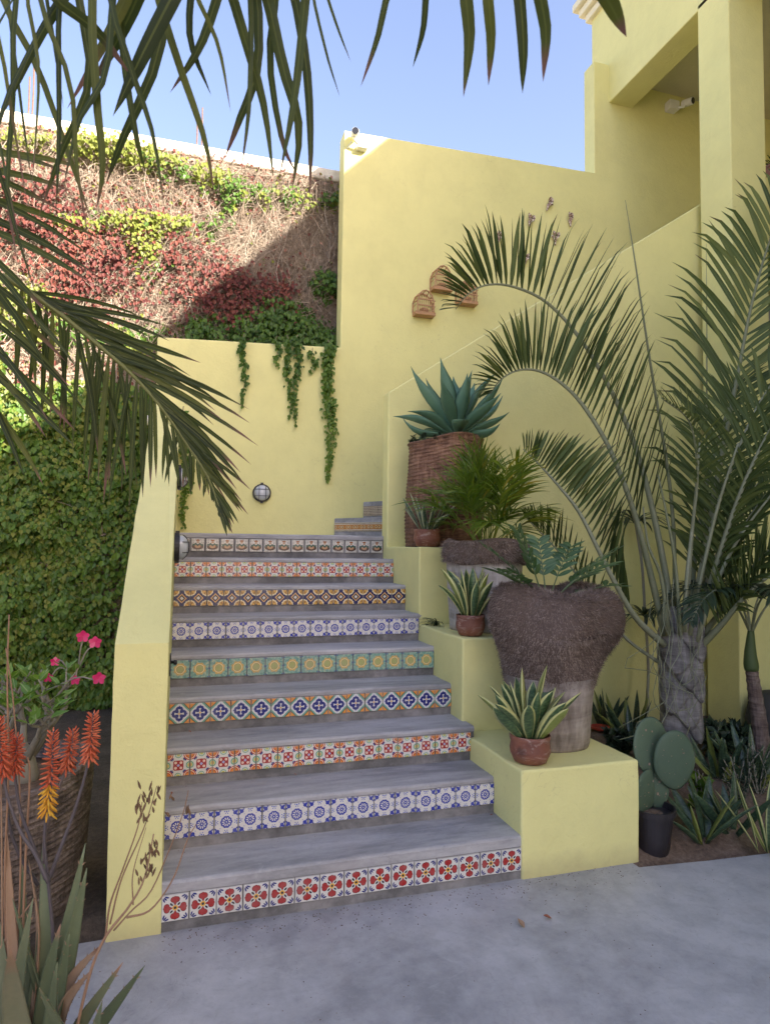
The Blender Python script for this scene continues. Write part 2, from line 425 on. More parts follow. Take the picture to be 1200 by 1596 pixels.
# terracotta with a lime bloom
m, nt, b = new_mat('terracotta')
n1 = noise(nt, 14, 6, .7, coord='World', dist=1.5, stretch=(1, 1, 2.2)); n2 = noise(nt, 5, 5, .6, coord='World')
col = ramp(nt, n2, [(.35, (.13, .045, .03)), (.55, (.23, .085, .05)), (.75, (.32, .14, .09))])
col = mix(nt, ((n1-.52).max(0)*7).min(1)*.6, col, (.42, .33, .28)); col = mix(nt, ((noise(nt, 7, 5, .7, coord='World')-.54).max(0)*9).min(1)*.7, col, (.07, .03, .022)); setc(nt, b, col)
b.inputs['Roughness'].default_value = .55; bump(nt, b, n1, .3, .006); MAT['terracotta'] = m
# palm-trunk planters: brown rings / grey hide
def bark(name, c0, c1, c2, ring, fis, bs=.9):
    m, nt, b = new_mat(name)
    wv = noise(nt, ring*.55, 4, .75, stretch=(1, 1, 9), dist=.4); n1 = noise(nt, fis, 3, .7, stretch=(1, 1, .22)); n2 = noise(nt, 5, 5, .6)
    f = wv*.42+n1*.33+n2*.25
    setc(nt, b, ramp(nt, f, [(.40, c0), (.5, c1), (.61, c2)])); b.inputs['Roughness'].default_value = .85
    bump(nt, b, wv*.9+n1*.6, bs, .016); MAT[name] = m
bark('brown_trunk', (.06, .028, .016), (.17, .085, .05), (.30, .17, .105), 11, 44)
bark('dark_trunk', (.04, .029, .024), (.13, .098, .082), (.26, .205, .175), 11, 44)
bark('grey_trunk', (.13, .105, .085), (.25, .21, .18), (.38, .335, .29), 1.5, 26, .6)
bark('palm_trunk', (.08, .075, .075), (.19, .18, .18), (.36, .345, .345), 2.5, 16, .8)
bark('pale_trunk', (.20, .18, .165), (.36, .335, .315), (.52, .49, .465), 1.5, 30, .6)
leaf('fiber_core', (.07, .05, .042), (.15, .112, .094), (.27, .215, .185), .95, .0, .05)
bark('ringed_trunk', (.06, .04, .035), (.14, .10, .085), (.25, .20, .17), 5, 30)

# ------------------------------------------------------------------ glazed tile prints (flat print on real tiles)
TS = .1035                                             # tile edge
def tile_mat(name, fn):
    m, nt, b = new_mat(name)
    tc = nd(nt, 'ShaderNodeTexCoord'); sp = nd(nt, 'ShaderNodeSeparateXYZ'); nt.links.new(tc.outputs['Object'], sp.inputs[0])
    wob = (noise(nt, 55, 2, .5, coord='World')-.5)*.07; wob2 = (noise(nt, 48, 2, .5, coord='World', stretch=(1, 1, 1.3))-.5)*.07
    x = X_(nt, sp.outputs[0])*(2/TS)+wob; y = X_(nt, sp.outputs[2])*(2/TS)+wob2
    col = fn(nt, x, y)
    ink = noise(nt, 30, 4, .6, coord='World')
    col = mix(nt, (ink-.35)*.35, col, mix(nt, .5, col, (.75, .73, .68)))
    ov = (x.abs().max(y.abs()) > .95)
    col = mix(nt, ov*.6, col, (.36, .34, .31))
    dust = noise(nt, 6, 5, .65, coord='World'); col = mix(nt, ((dust-.5).max(0)*1.2).min(.3), col, (.30, .28, .26))
    setc(nt, b, col); b.inputs['Roughness'].default_value = .22; b.inputs['Specular IOR Level'].default_value = .5
    bump(nt, b, noise(nt, 18, 2, .5, coord='World'), .08, .004)
    MAT[name] = m; return m
WH = (.62, .60, .55); NAVY = (.015, .02, .15); BLUE = (.028, .042, .30); RED = (.34, .018, .016); ORG_ = (.62, .21, .03)
YEL = (.72, .40, .05); GRN = (.10, .30, .16); BLK = (.012, .012, .02); CRM = (.72, .62, .40)
def dist(x, y, a, b): dx = x-a; dy = y-b; return (dx*dx+dy*dy).sqrt()
def ell(x, y, cx, cy, ang, ra, rb):
    c, s = math.cos(ang), math.sin(ang); dx = x-cx; dy = y-cy
    p = (dx*c+dy*s)/ra; q = (dy*c-dx*s)/rb
    return (p*p+q*q) < 1
def pat_red(nt, x, y):
    ax, ay = x.abs(), y.abs(); a = ax.max(ay); b = ax.min(ay)
    c = mix(nt, ell(ax, ay, .84, .62, 1.2, .17, .065) | ell(ax, ay, .62, .84, .37, .17, .065) | ell(ax, ay, .74, .74, .785, .17, .06), WH, NAVY)
    pet = (dist(a, b, .62, .13) < .225) | ((b < (a-.14)*.52) & (a < .66) & (a > .15)) | (dist(a, b, .76, 0) < .13)
    pin = (dist(a, b, .62, .13) < .19) | ((b < (a-.19)*.48) & (a < .66) & (a > .18)) | (dist(a, b, .76, 0) < .095)
    c = mix(nt, pet, c, (.10, .008, .012)); c = mix(nt, pin, c, RED)
    c = mix(nt, ell(ax, ay, .27, .27, .785, .14, .075), c, BLK)
    r = (x*x+y*y).sqrt(); c = mix(nt, r < .21, c, YEL); c = mix(nt, r < .105, c, BLK); return c
def pat_blue(nt, x, y):
    ax, ay = x.abs(), y.abs(); r = (x*x+y*y).sqrt(); th = y.atan2(x)
    s10 = (th*5).cos().abs()
    c = mix(nt, r < (s10*.05+.47), WH, BLUE)
    c = mix(nt, (s10 > .62) & (r > .16) & (r < .37), c, WH); c = mix(nt, r < .06, c, WH)
    kx, ky = 1-ax, 1-ay; rk = (kx*kx+ky*ky).sqrt(); tk = ky.atan2(kx); sk = (tk*4+.2).cos()
    c = mix(nt, rk < (sk.abs()*.1+.44), c, BLUE); c = mix(nt, (sk > .35) & (rk > .12) & (rk < .36), c, WH)
    a = ax.max(ay); b = ax.min(ay)
    c = mix(nt, (dist(a, b, .86, .0) < .07) | (dist(a, b, .9, .17) < .06) | (dist(a, b, .72, .1) < .05) | (dist(ax, ay, .52, .52) < .04), c, (.10, .13, .42))
    return c
def pat_mosaic(nt, x, y):
    ax, ay = x.abs(), y.abs(); c = mix(nt, (dist(ax, ay, .50, .62) < .09) | (dist(ax, ay, .62, .50) < .09) | (dist(ax, ay, .47, .47) < .05), WH, NAVY)
    rk = dist(ax, ay, 1, 1)
    c = mix(nt, rk < .56, c, (.45, .05, .02)); c = mix(nt, rk < .47, c, CRM); c = mix(nt, rk < .40, c, (.50, .06, .02)); c = mix(nt, rk < .31, c, ORG_)
    rs = dist(ax, ay, 1, 0); c = mix(nt, rs < .32, c, GRN); c = mix(nt, rs < .24, c, (.35, .52, .36)); c = mix(nt, rs < .18, c, (.60, .42, .08))
    rt = dist(ax, ay, 0, 1); c = mix(nt, rt < .32, c, (.16, .36, .22)); c = mix(nt, rt < .24, c, WH); c = mix(nt, rt < .18, c, (.46, .46, .08))
    sq = (ax < .46) & (ay < .46) & ((ax+ay) < .80)
    c = mix(nt, sq, c, (.34, .02, .02)); c = mix(nt, (dist(ax, ay, .24, .24) < .125), c, (.72, .52, .40)); c = mix(nt, (ax+ay) < .15, c, (.35, .38, .6))
    return c
def pat_diamond(nt, x, y):
    ax, ay = x.abs(), y.abs(); d = ax+ay; a = ax.max(ay); b = ax.min(ay)
    c = mix(nt, d < 1.45, (.66, .26, .04), BLK); c = mix(nt, d < 1.36, c, (.14, .33, .24)); c = mix(nt, d < 1.12, c, WH)
    c = mix(nt, d < .93, c, (.42, .45, .62)); c = mix(nt, d < .86, c, WH)
    sc = ((ax-ay)*9).cos()*.06
    c = mix(nt, (d+sc) < .86, c, (.012, .016, .16)); c = mix(nt, ell(a, b, .30, 0, 0, .17, .06) | (dist(a, b, .40, .07) < .05), c, WH)
    r = (x*x+y*y).sqrt(); c = mix(nt, r < .14, c, WH); c = mix(nt, r < .09, c, (.62, .32, .05)); return c
def pat_teal(nt, x, y):
    ax, ay = x.abs(), y.abs(); r = (x*x+y*y).sqrt(); th = y.atan2(x)
    n = noise(nt, 70, 3, .7, coord='World')
    c = ramp(nt, n, [(.38, (.11, .25, .21)), (.55, (.23, .38, .29)), (.68, (.43, .44, .27))])
    c = mix(nt, (dist(ax, ay, .97, .97) < .16) | (dist(ax, ay, 1, 0) < .13), c, (.05, .14, .28))
    c = mix(nt, ((th*8).cos()*.05+r) < .66, c, (.55, .36, .10)); c = mix(nt, r < .50, c, (.74, .60, .30)); c = mix(nt, r < .42, c, (.30, .20, .06)); c = mix(nt, r < .38, c, (.36, .37, .13))
    return c
def pat_navy(nt, x, y):
    ax, ay = x.abs(), y.abs(); d = ax+ay; rk = dist(ax, ay, 1, 1); tk = (1-ay).atan2(1-ax)
    c = mix(nt, rk < ((tk*14).cos()*.03+.74), (.010, .012, .08), CRM); c = mix(nt, rk < .60, c, (.56, .31, .06))
    c = mix(nt, (rk < .56) & ((tk*6).cos() > .3) & (rk > .2), c, (.30, .15, .03)); c = mix(nt, rk < .18, c, (.10, .04, .02))
    c = mix(nt, d < .62, c, (.62, .36, .14)); c = mix(nt, d < .44, c, BLK); c = mix(nt, d < .24, c, WH); return c
def pat_lotus(nt, x, y):
    ax = x.abs(); gx = ((x*4.5).fract()-.5); gy = ((y*4.5).fract()-.5)
    c = mix(nt, (gx*gx+gy*gy).sqrt() < .27, (.56, .54, .49), BLK)
    c = mix(nt, ell(x, y, 0, .30, 0, .45, .44), c, (.56, .54, .49))
    c = mix(nt, ell(x, y, 0, -.28, 0, .80, .42) & (y < -.05), c, (.05, .015, .01)); c = mix(nt, ell(x, y, 0, -.20, 0, .42, .28), c, (.40, .22, .11))
    c = mix(nt, (((x*11).cos()*.09+y) < .18) & (((x*11).cos()*.09+y) > -.12) & (ax < .72), c, (.015, .07, .05))
    c = mix(nt, ell(x, y, 0, .62, 0, .28, .14), c, (.26, .09, .03)); c = mix(nt, ell(x, y, 0, .36, 0, .22, .10), c, (.40, .22, .10))
    c = mix(nt, ax.max(y.abs()) > .93, c, (.03, .03, .04)); return c
def pat_braid(nt, x, y):
    ax = x.abs(); c = mix(nt, y.abs() < .45, (.62, .56, .44), (.50, .22, .06)); c = mix(nt, dist(ax, y, .5, 0) < .28, c, (.70, .48, .22))
    c = mix(nt, dist(ax, y, .5, 0) < .13, c, (.22, .08, .03)); c = mix(nt, (y.abs() > .62) & (y.abs() < .74), c, (.30, .20, .10)); return c
def pat_key(nt, x, y):
    s = ((y*3.2).fract() > .5) & ((x*5).fract() > .25); return mix(nt, s, (.52, .42, .30), (.13, .08, .05))
for nm, fn in (('red_flower_tile', pat_red), ('blue_flower_tile', pat_blue), ('mosaic_tile', pat_mosaic), ('blue_diamond_tile', pat_diamond),
               ('teal_sun_tile', pat_teal), ('navy_star_tile', pat_navy), ('lotus_tile', pat_lotus), ('braid_tile', pat_braid), ('key_tile', pat_key)):
    tile_mat(nm, fn)

# ------------------------------------------------------------------ ground
RISE0, RISE, TREAD, SW = .1984, .1802, .2842, 1.6
def ztop(i): return RISE0+(i-1)*RISE                   # top of step i (1..9)
mb = MB(); s = 400
i = [mb.av(p) for p in ((-s, -s, -.06), (s, -s, -.06), (s, s, -.06), (-s, s, -.06))]; mb.f.append(i)
tag(mb.build('ground', MAT['dry_ground']), kind='structure')
mb = MB()
pat = [(-.40, -12), (4.9, -12), (4.9, -.16), (3.4, -.13), (2.97, -.105), (2.6, -.085), (2.214, -.05), (2.2, .25), (-.18, .25), (-.18, .02), (-.34, .015), (-.40, -.15)]
mb.prism([(x, y, 0) for x, y in pat], (0, 0, -.055), (0, 0, 0)); tag(mb.build('patio', MAT['patio_concrete']), kind='structure')
def soil_patch(name, x0, x1, y0, y1, n, m, zf, mat):
    mb = MB(); g = [[mb.av((x0+(x1-x0)*a/n, y0+(y1-y0)*b/m, zf(x0+(x1-x0)*a/n, y0+(y1-y0)*b/m))) for a in range(n+1)] for b in range(m+1)]
    for b in range(m):
        for a in range(n): mb.f.append([g[b][a], g[b][a+1], g[b+1][a+1], g[b+1][a]])
    return tag(mb.build(name, mat, smooth=True), kind='structure')
def zr(x, y):
    edge = max(0, min(1, (y+.10)/.22)); return -.05+.075*edge+.05*edge*(fnoise(x*4, y*4)-.35)+.012*fnoise(x*22, y*22, 1)
soil_patch('planting_bed', 2.2, 5.4, -.14, 2.3, 110, 90, zr, MAT['soil'])
def zl(x, y): return .004+.05*fnoise(x*3, y*3, 2)+.012*fnoise(x*20, y*20, 3)-(.06 if x > -.36 and y < .06 else 0)
soil_patch('garden_bed', -4.5, -.17, -.9, 4.3, 90, 110, lambda x, y: zl(x, y) if not (x > -.42 and y < .04) else -.055, MAT['dark_soil'])

# ------------------------------------------------------------------ staircase with tiled risers
st = thing('staircase', (.8, 0, 0), 'grey concrete staircase with a row of patterned tiles on every riser', 'staircase')
rows = ['red_flower_tile', 'blue_flower_tile', 'mosaic_tile', 'blue_diamond_tile', 'teal_sun_tile', 'blue_flower_tile', 'navy_star_tile', 'mosaic_tile', 'lotus_tile']
tile_src = {}
def tile_obj(mat, parent, c, yaw=0.0, w=TS, h=TS):
    key = (mat, w, h)
    if key not in tile_src:
        mb = MB(); mb.box(-w/2, w/2, -.006, .006, -h/2, h/2)
        me = mb.mesh('tile'); bm = bmesh.new(); bm.from_mesh(me)
        bmesh.ops.bevel(bm, geom=[e for e in bm.edges if all(v.co.y < 0 for v in e.verts)], offset=.0025, segments=1, affect='EDGES')
        bm.to_mesh(me); bm.free(); me.materials.append(MAT[mat]); tile_src[key] = me
    o = bpy.data.objects.new('tile', tile_src[key]); COL.objects.link(o); o.parent = parent
    o.location = tuple(np.asarray(c)-ORG[parent.name]); o.rotation_euler = (random.gauss(0, .006), random.gauss(0, .008), yaw+random.gauss(0, .006))
    return o
def wavy_slab(mb, x0, x1, y0, y1, z0, z1, nx=24):
    """tread slab whose front arris wanders a little, as trowelled by hand; rounded nosing"""
    sec = lambda k: [(y0+.010, z0), (y0+.001, z0+.002), (y0, z1-.012), (y0+.004, z1-.004), (y0+.013, z1), ((y0+y1)/2, z1-.002), (y1, z1), (y1, z0)]
    prev = None
    for k in range(nx+1):
        x = x0+(x1-x0)*k/nx; dy = .010*(fnoise(x*3.1+z1*17, z1*9, 4)-.5); dz = .007*(fnoise(x*2.3+z1*11, z1*5, 5)-.5)
        ring = [mb.av((x, y+(dy if j < 6 else 0), z+(dz if 1 < j < 6 else 0))) for j, (y, z) in enumerate(sec(k))]
        if prev:
            n = len(ring)
            for j in range(n): mb.f.append([prev[j], prev[(j+1) % n], ring[(j+1) % n], ring[j]])
        prev = ring
for i in range(1, 10):
    y0 = (i-1)*TREAD; zt = ztop(i); zb = 0 if i == 1 else ztop(i-1)
    nose = .050 if i == 1 else (.036 if i == 9 else .028)
    yb = y0+TREAD+.05 if i < 9 else 3.52
    mb = MB(); mb.box(-.02, SW+.02, y0+.006, yb-.03 if i < 9 else 3.0, zb-.03, zt-nose)
    sp_ = mb.build('step', MAT['riser_concrete'], st)
    mb = MB(); wavy_slab(mb, -.02, SW+.02, y0, yb, zt-nose-.001, zt); mb.build('tread', MAT['step_concrete'], sp_, smooth=False)
    n = 15; pitch = SW/n
    zt_ = zt-nose-.002-TS/2
    if i == 9: w = .094; zt_ = zt-nose-.006-w/2
    for k in range(n):
        cx = pitch*(k+.5)
        tile_obj(rows[i-1], sp_, (cx+random.gauss(0, .0006), y0+.0015+random.gauss(0, .0007), zt_+random.gauss(0, .0006)), 0, TS if i != 9 else .094, TS if i != 9 else .094)
# turning steps that leave the landing towards the right
for k, (a, b, zz, mt, tw) in enumerate((((1.47, 3.497), (2.06, 2.725), ztop(9)+.19, 'braid_tile', .085), ((1.76, 3.497), (2.20, 2.81), ztop(9)+.36, 'key_tile', .095))):
    a = V(*a); b = V(*b); d = b-a; L = np.linalg.norm(d); d /= L; nn = V(d[1], -d[0])       # out of the riser, towards the landing
    if nn[0]+nn[1] > 0: nn = -nn
    poly = [a, b, (2.75, b[1]), (2.75, 3.497)]
    mb = MB(); mb.prism([(p[0], p[1], 0) for p in poly], (0, 0, ztop(9)-.02), (0, 0, zz)); sp_ = mb.build('winder_step', MAT['step_concrete'], st, bevel=.008)
    n = int((L-.02)/(tw+.002))
    for q in range(n):
        c = a+d*(.012+(tw+.002)*(q+.5)); tile_obj(mt, sp_, (c[0]+nn[0]*.003, c[1]+nn[1]*.003, zz-.045-tw/2), math.atan2(d[1], d[0]), tw, tw)
# straight flight behind the parapet wall
for k in range(11):
    mb = MB(); x0 = 2.3+.285*k; mb.box(x0, 5.3, 2.3, 3.497, ztop(9)+.36+.178*k, ztop(9)+.36+.178*(k+1)); mb.build('upper_step', MAT['step_concrete'], st)

# ------------------------------------------------------------------ plastered walls
def wall_grid(mb, poly_fn): pass
YP = MAT['yellow_plaster']
# left stair wall: sloping coping, far end tapering away from the landing
w = thing('stair_wall', (-.1, 1.5, 0), 'yellow plastered wall with sloping top along the open side of the stairs', 'wall')
mb = MB(); zf, zk, zb_ = 1.146, 2.354, 2.837
pl = [(-.205, -.004), (0, -.004), (0, 2.5), (-.195, 3.5), (-.225, 3.5)]
def zw(y): return zf+(zb_-zf)*(y+.004)/3.504
lo = [mb.av((x, y, -.05)) for x, y in pl]; hi = [mb.av((x, y, zw(y))) for x, y in pl]
mb.f.append(lo[::-1]); mb.f.append(hi)
for k in range(5): mb.f.append([lo[k], lo[(k+1) % 5], hi[(k+1) % 5], hi[k]])
mb.build('wall_body', YP, w, bevel=.014, seg=3, hand=.009)
# tall back wall with stepped top
w = thing('back_wall', (1.5, 3.6, 0), 'tall pale yellow wall with stepped top behind the landing, carrying birdcages', 'wall')
mb = MB(); prof = [(-.215, -.05), (-.215, 3.458), (1.505, 3.535), (1.512, 5.775), (4.45, 5.87), (4.45, 7.205), (7.6, 7.205), (7.6, -.05)]
mb.prism([(x, 0, z) for x, z in prof], (0, 3.5, 0), (0, 3.70, 0)); mb.build('wall_body', YP, w, bevel=.012, seg=3)
# stepped ledges beside the stairs
w = thing('stepped_ledge', (1.9, .7, 0), 'yellow plastered ledge in three steps beside the stairs, carrying pots', 'ledge')
for (y0, y1, zt, x1) in ((-.004, .72, .498, 2.255), (.687, 1.45, 1.027, 2.33), (1.42, 2.20, 1.553, 2.40)):
    mb = MB(); mb.box(SW, x1, y0, y1, -.05, zt); mb.build('ledge_block', YP, w, bevel=.012, seg=3, hand=.010)
# parapet of the upper flight
w = thing('parapet_wall', (3.2, 2.25, 0), 'yellow parapet wall rising diagonally behind the agave and the palm', 'wall')
mb = MB(); prof = [(SW+.003, -.05), (SW+.003, 2.797), (4.75, 4.905), (4.75, -.05)]
mb.prism([(x, 0, z) for x, z in prof], (0, 2.186, 0), (0, 2.33, 0)); mb.build('wall_body', YP, w, bevel=.012, seg=3)
# ------------------------------------------------------------------ house on the right: column, beam, ceiling, roof cornice
h = thing('house', (6, -5, 0), 'yellow two-storey house with square column and open porch', 'house')
for k, y in enumerate((1.745, -1.6, -4.9, -8.2, -11.5, -14.8, -18.1, -21.4)):
    mb = MB(); mb.box(4.65, 5.05, y, y+.375, -.05, 6.80); mb.build('column', MAT['cream_plaster'] if 0 else YP, h, bevel=.012, seg=3)
mb = MB(); mb.box(4.65, 4.97, -22, 3.83, 6.745, 8.02); mb.build('beam', YP, h, bevel=.01)
mb = MB(); mb.box(4.9, 9.0, -22, 3.9, 7.035, 7.25); mb.build('ceiling', MAT['ceiling_paint'], h)
mb = MB(); mb.box(7.4, 7.6, -22, 3.6, -.05, 7.04); mb.build('porch_wall', YP, h)
mb = MB(); mb.box(4.97, 9.0, -22, 3.83, 7.25, 8.15); mb.build('roof', MAT['cap_concrete'], h)
mb = MB(); mb.box(5.30, 7.4, 2.19, 2.34, -.05, 5.30); mb.box(5.04, 5.302, 2.19, 2.34, -.05, 5.30); mb.build('balcony_wall', YP, h, bevel=.01)
mb = MB(); mb.box(5.10, 7.4, -22, 2.15, 3.55, 3.75); mb.build('porch_floor', MAT['step_concrete'], h)
mb = MB(); mb.box(5.30, 5.5, -22, 1.7, -.05, 4.6); mb.build('lower_wall', YP, h)
for k, (o, z0, z1) in enumerate(((.055, 7.99, 8.085), (.11, 8.085, 8.18), (.165, 8.18, 8.275))):
    mb = MB(); mb.box(4.65-o, 9.0, -22-o, 3.83+o, z0+.001, z1); mb.build('cornice', MAT['cream_plaster'], h, bevel=.012)
# ------------------------------------------------------------------ garden wall overgrown with creeper
GW = 3.95
w = thing('garden_wall', (-2, 4.3, 0), 'tall rough concrete garden wall overgrown with red and green creeper', 'wall')
mb = MB(); mb.box(-9, 3.2, GW, GW+.22, -.05, 5.47); mb.build('wall_body', MAT['wall_concrete'], w)
mb = MB(); mb.box(-9, 3.2, GW-.03, GW+.25, 5.471, 5.60); mb.build('coping', MAT['cap_concrete'], w, bevel=.02)
RB = 0
for (u, v0, v1, lab) in ((47, 120, 176, 'rusty bar jutting from the garden wall behind hanging palm leaflets'), (54, 100, 176, 'taller rusty bar next to another at far end of garden wall'),
                         (308, 178, 230, 'short rusty bar standing on the coping of the creeper wall'), (316, 168, 232, 'tall thin rusty bar standing on the coping of the creeper wall')):
    a = PY(u, v0, GW+.1); mb = MB(); mb.tube([(a[0], GW+.1, 5.56), (a[0]+.004, GW+.1, (a[2]+5.56)/2), (a[0], GW+.1, a[2])], .008, 6)
    tag(mb.build('rebar', MAT['rust_iron'], org=(a[0], GW+.1, 5.56)), lab, 'rebar', 'rusty bars on the garden wall')

# ------------------------------------------------------------------ fixtures on the walls
def bulkhead(c, nvec, upv, rad, label, sq=1.0):
    """round bulkhead lamp: black base ring, frosted bowl, wire guard"""
    nvec = nrm(nvec); a = nrm(np.cross(upv, nvec)); u = nrm(np.cross(nvec, a))
    t = thing('bulkhead_lamp', c, label, 'lamp', 'round caged wall lamps')
    def rev(prof, n=28):
        mb = MB(); prev = None
        for r, z in prof:
            ring = [mb.av(c+nvec*z+(a*math.cos(2*math.pi*j/n)+u*math.sin(2*math.pi*j/n))*max(r, 1e-4)) for j in range(n)]
            if prev:
                for j in range(n): mb.f.append([prev[j], prev[(j+1) % n], ring[(j+1) % n], ring[j]])
            prev = ring
        mb.f.append(prev); return mb
    d = rad*.62
    rev([(rad*.98, -.004), (rad, .0), (rad, d*.5), (rad*.93, d*.56), (rad*.84, d*.56), (rad*.84, d*.3)]).build('base', MAT['black_metal'], t, smooth=False)
    rev([(rad*.86, d*.4), (rad*.84, d*.8), (rad*.76, d*1.15), (rad*.55, d*1.4), (rad*.25, d*1.5), (0, d*1.52)]).build('glass_bowl', MAT['frosted_glass'], t, smooth=True)
    mb = MB()
    def wire(fn): mb.tube([c+sum(q) for q in fn], rad*.028, 5)
    prof = lambda r: d*(1.60-.9*(r/rad)**3.2)
    for off in (-.36, .36):
        for ax, bx in ((a, u), (u, a)):
            L = math.sqrt(1-off*off)*.93; pts = []
            for k in range(13):
                q = -L+2*L*k/12; rr = math.hypot(off, q); pts.append((ax*off*rad+bx*q*rad, nvec*prof(min(.95, rr)*rad)))
            wire(pts)
    mb.build('wire_guard', MAT['black_metal'], t)
    mb = MB(); mb.obox(c+u*rad*1.04+nvec*d*.3, a*.012, u*.008, nvec*.012); mb.build('clip', MAT['black_metal'], t)
    mb = MB(); mb.obox(c-u*rad*1.04+nvec*d*.3, a*.012, u*.008, nvec*.012); mb.build('clip', MAT['black_metal'], t)
    return t
bulkhead(PY(408, 768.5, 3.499), (0, -1, 0), V(0, 0, 1), .086, 'round black caged lamp on the wall straight behind the landing')
c = PX(269, 853, .001); bulkhead(V(.001, 1.42, c[2]-.0), (1, 0, 0), V(0, 0, 1), .088, 'round caged lamp on the stair wall beside the lotus tiles')
c = PX(275, 754, .001); bulkhead(V(.001, 2.38, 1.537+.103*5.06), (1, 0, 0), V(0, 0, 1), .083, 'round caged lamp on the stair wall just above the top step')
# small dark wall bracket seen edge-on
p = V(.001, .40, 1.0); t = thing('wall_hook', p, 'small black wall fitting with a knob on the stair wall end', 'fitting')
mb = MB(); mb.obox(p+V(.003, 0, -.01), (.003, 0, 0), (0, .03, 0), (0, 0, .048)); mb.build('plate', MAT['black_metal'], t, bevel=.002)
mb = MB(); mb.tube([p+V(.004, 0, 0), p+V(.018, 0, 0), p+V(.019, 0, 0), p+V(.03, 0, -.002), p+V(.034, 0, -.002)], [.007, .006, .012, .011, .005], 10); mb.build('knob', MAT['black_metal'], t, smooth=True)

def security_camera(p, face, side, label, name='security_camera'):
    face, side = nrm(face), nrm(side); u = V(0, 0, 1); t = thing(name, p, label, 'camera', 'white wall cameras')
    return t, face, side, u
# camera on the sunlit corner of the tall wall: bracket, bullet head with black lens, junction box
p = PY(566, 234, 3.499); t = thing('security_camera', p, 'white security camera on the sunlit corner of the tall wall', 'camera', 'white wall cameras')
mb = MB(); mb.box(p[0]-.075, p[0]+.028, 3.42, 3.499, p[2]-.022, p[2]+.022); mb.build('junction_box', MAT['white_plastic'], t, bevel=.006)
mb = MB(); mb.tube([p+V(-.06, -.06, .015), p+V(-.10, -.075, .03), p+V(-.115, -.09, .05)], .016, 10); mb.build('arm', MAT['white_plastic'], t, smooth=True)
hd = p+V(-.115, -.11, .095)
mb = MB(); ax = nrm(V(-.15, -1, -.18)); mb.tube([hd-ax*.075, hd-ax*.07, hd+ax*.035, hd+ax*.045], [.028, .038, .038, .034], 16); b_ = mb.build('camera_body', MAT['white_plastic'], t, smooth=False)
mb = MB(); mb.tube([hd+ax*.046, hd+ax*.049], [.033, .030], 16); mb.build('lens', MAT['lens_black'], b_)
mb = MB(); mb.tube([p+V(-.165, -.003, -.02), p+V(-.16, -.02, .0), p+V(-.13, -.05, .04)], .005, 6); mb.build('cable', MAT['white_plastic'], t)
# camera under the porch ceiling
p = PY(1042, 170, 3.499); t = thing('security_camera', p, 'white security camera under the porch ceiling beside the column', 'camera', 'white wall cameras')
mb = MB(); mb.box(p[0]-.065, p[0]+.07, 3.40, 3.499, p[2]-.055, p[2]+.055); mb.build('junction_box', MAT['white_plastic'], t, bevel=.008)
mb = MB(); mb.tube([p+V(.05, -.09, -.03), p+V(.10, -.12, -.03), p+V(.14, -.13, -.005)], .014, 10); mb.build('arm', MAT['white_plastic'], t, smooth=True)
hd = p+V(.145, -.14, .02); ax = nrm(V(.35, -1, -.2))
mb = MB(); mb.tube([hd-ax*.06, hd-ax*.055, hd+ax*.06, hd+ax*.07], [.03, .044, .044, .04], 16); b_ = mb.build('camera_body', MAT['white_plastic'], t)
mb = MB(); mb.tube([hd+ax*.071, hd+ax*.075], [.036, .033], 16); mb.build('lens', MAT['lens_black'], b_)
# small white garden light on the outer face of the stair wall
p = PY(222, 654, 3.2); t = thing('garden_spotlight', (-.222, 3.2, p[2]), 'small white spotlight on the outer side of the stair wall', 'light')
mb = MB(); mb.tube([(-.21, 3.2, p[2]), (-.25, 3.2, p[2])], .018, 10); mb.build('bracket', MAT['white_plastic'], t)
mb = MB(); mb.tube([(-.245, 3.2, p[2]), (-.25, 3.2, p[2]), (-.31, 3.19, p[2]-.01), (-.315, 3.19, p[2]-.01)], [.03, .042, .048, .04], 16); mb.build('lamp_head', MAT['white_plastic'], t)

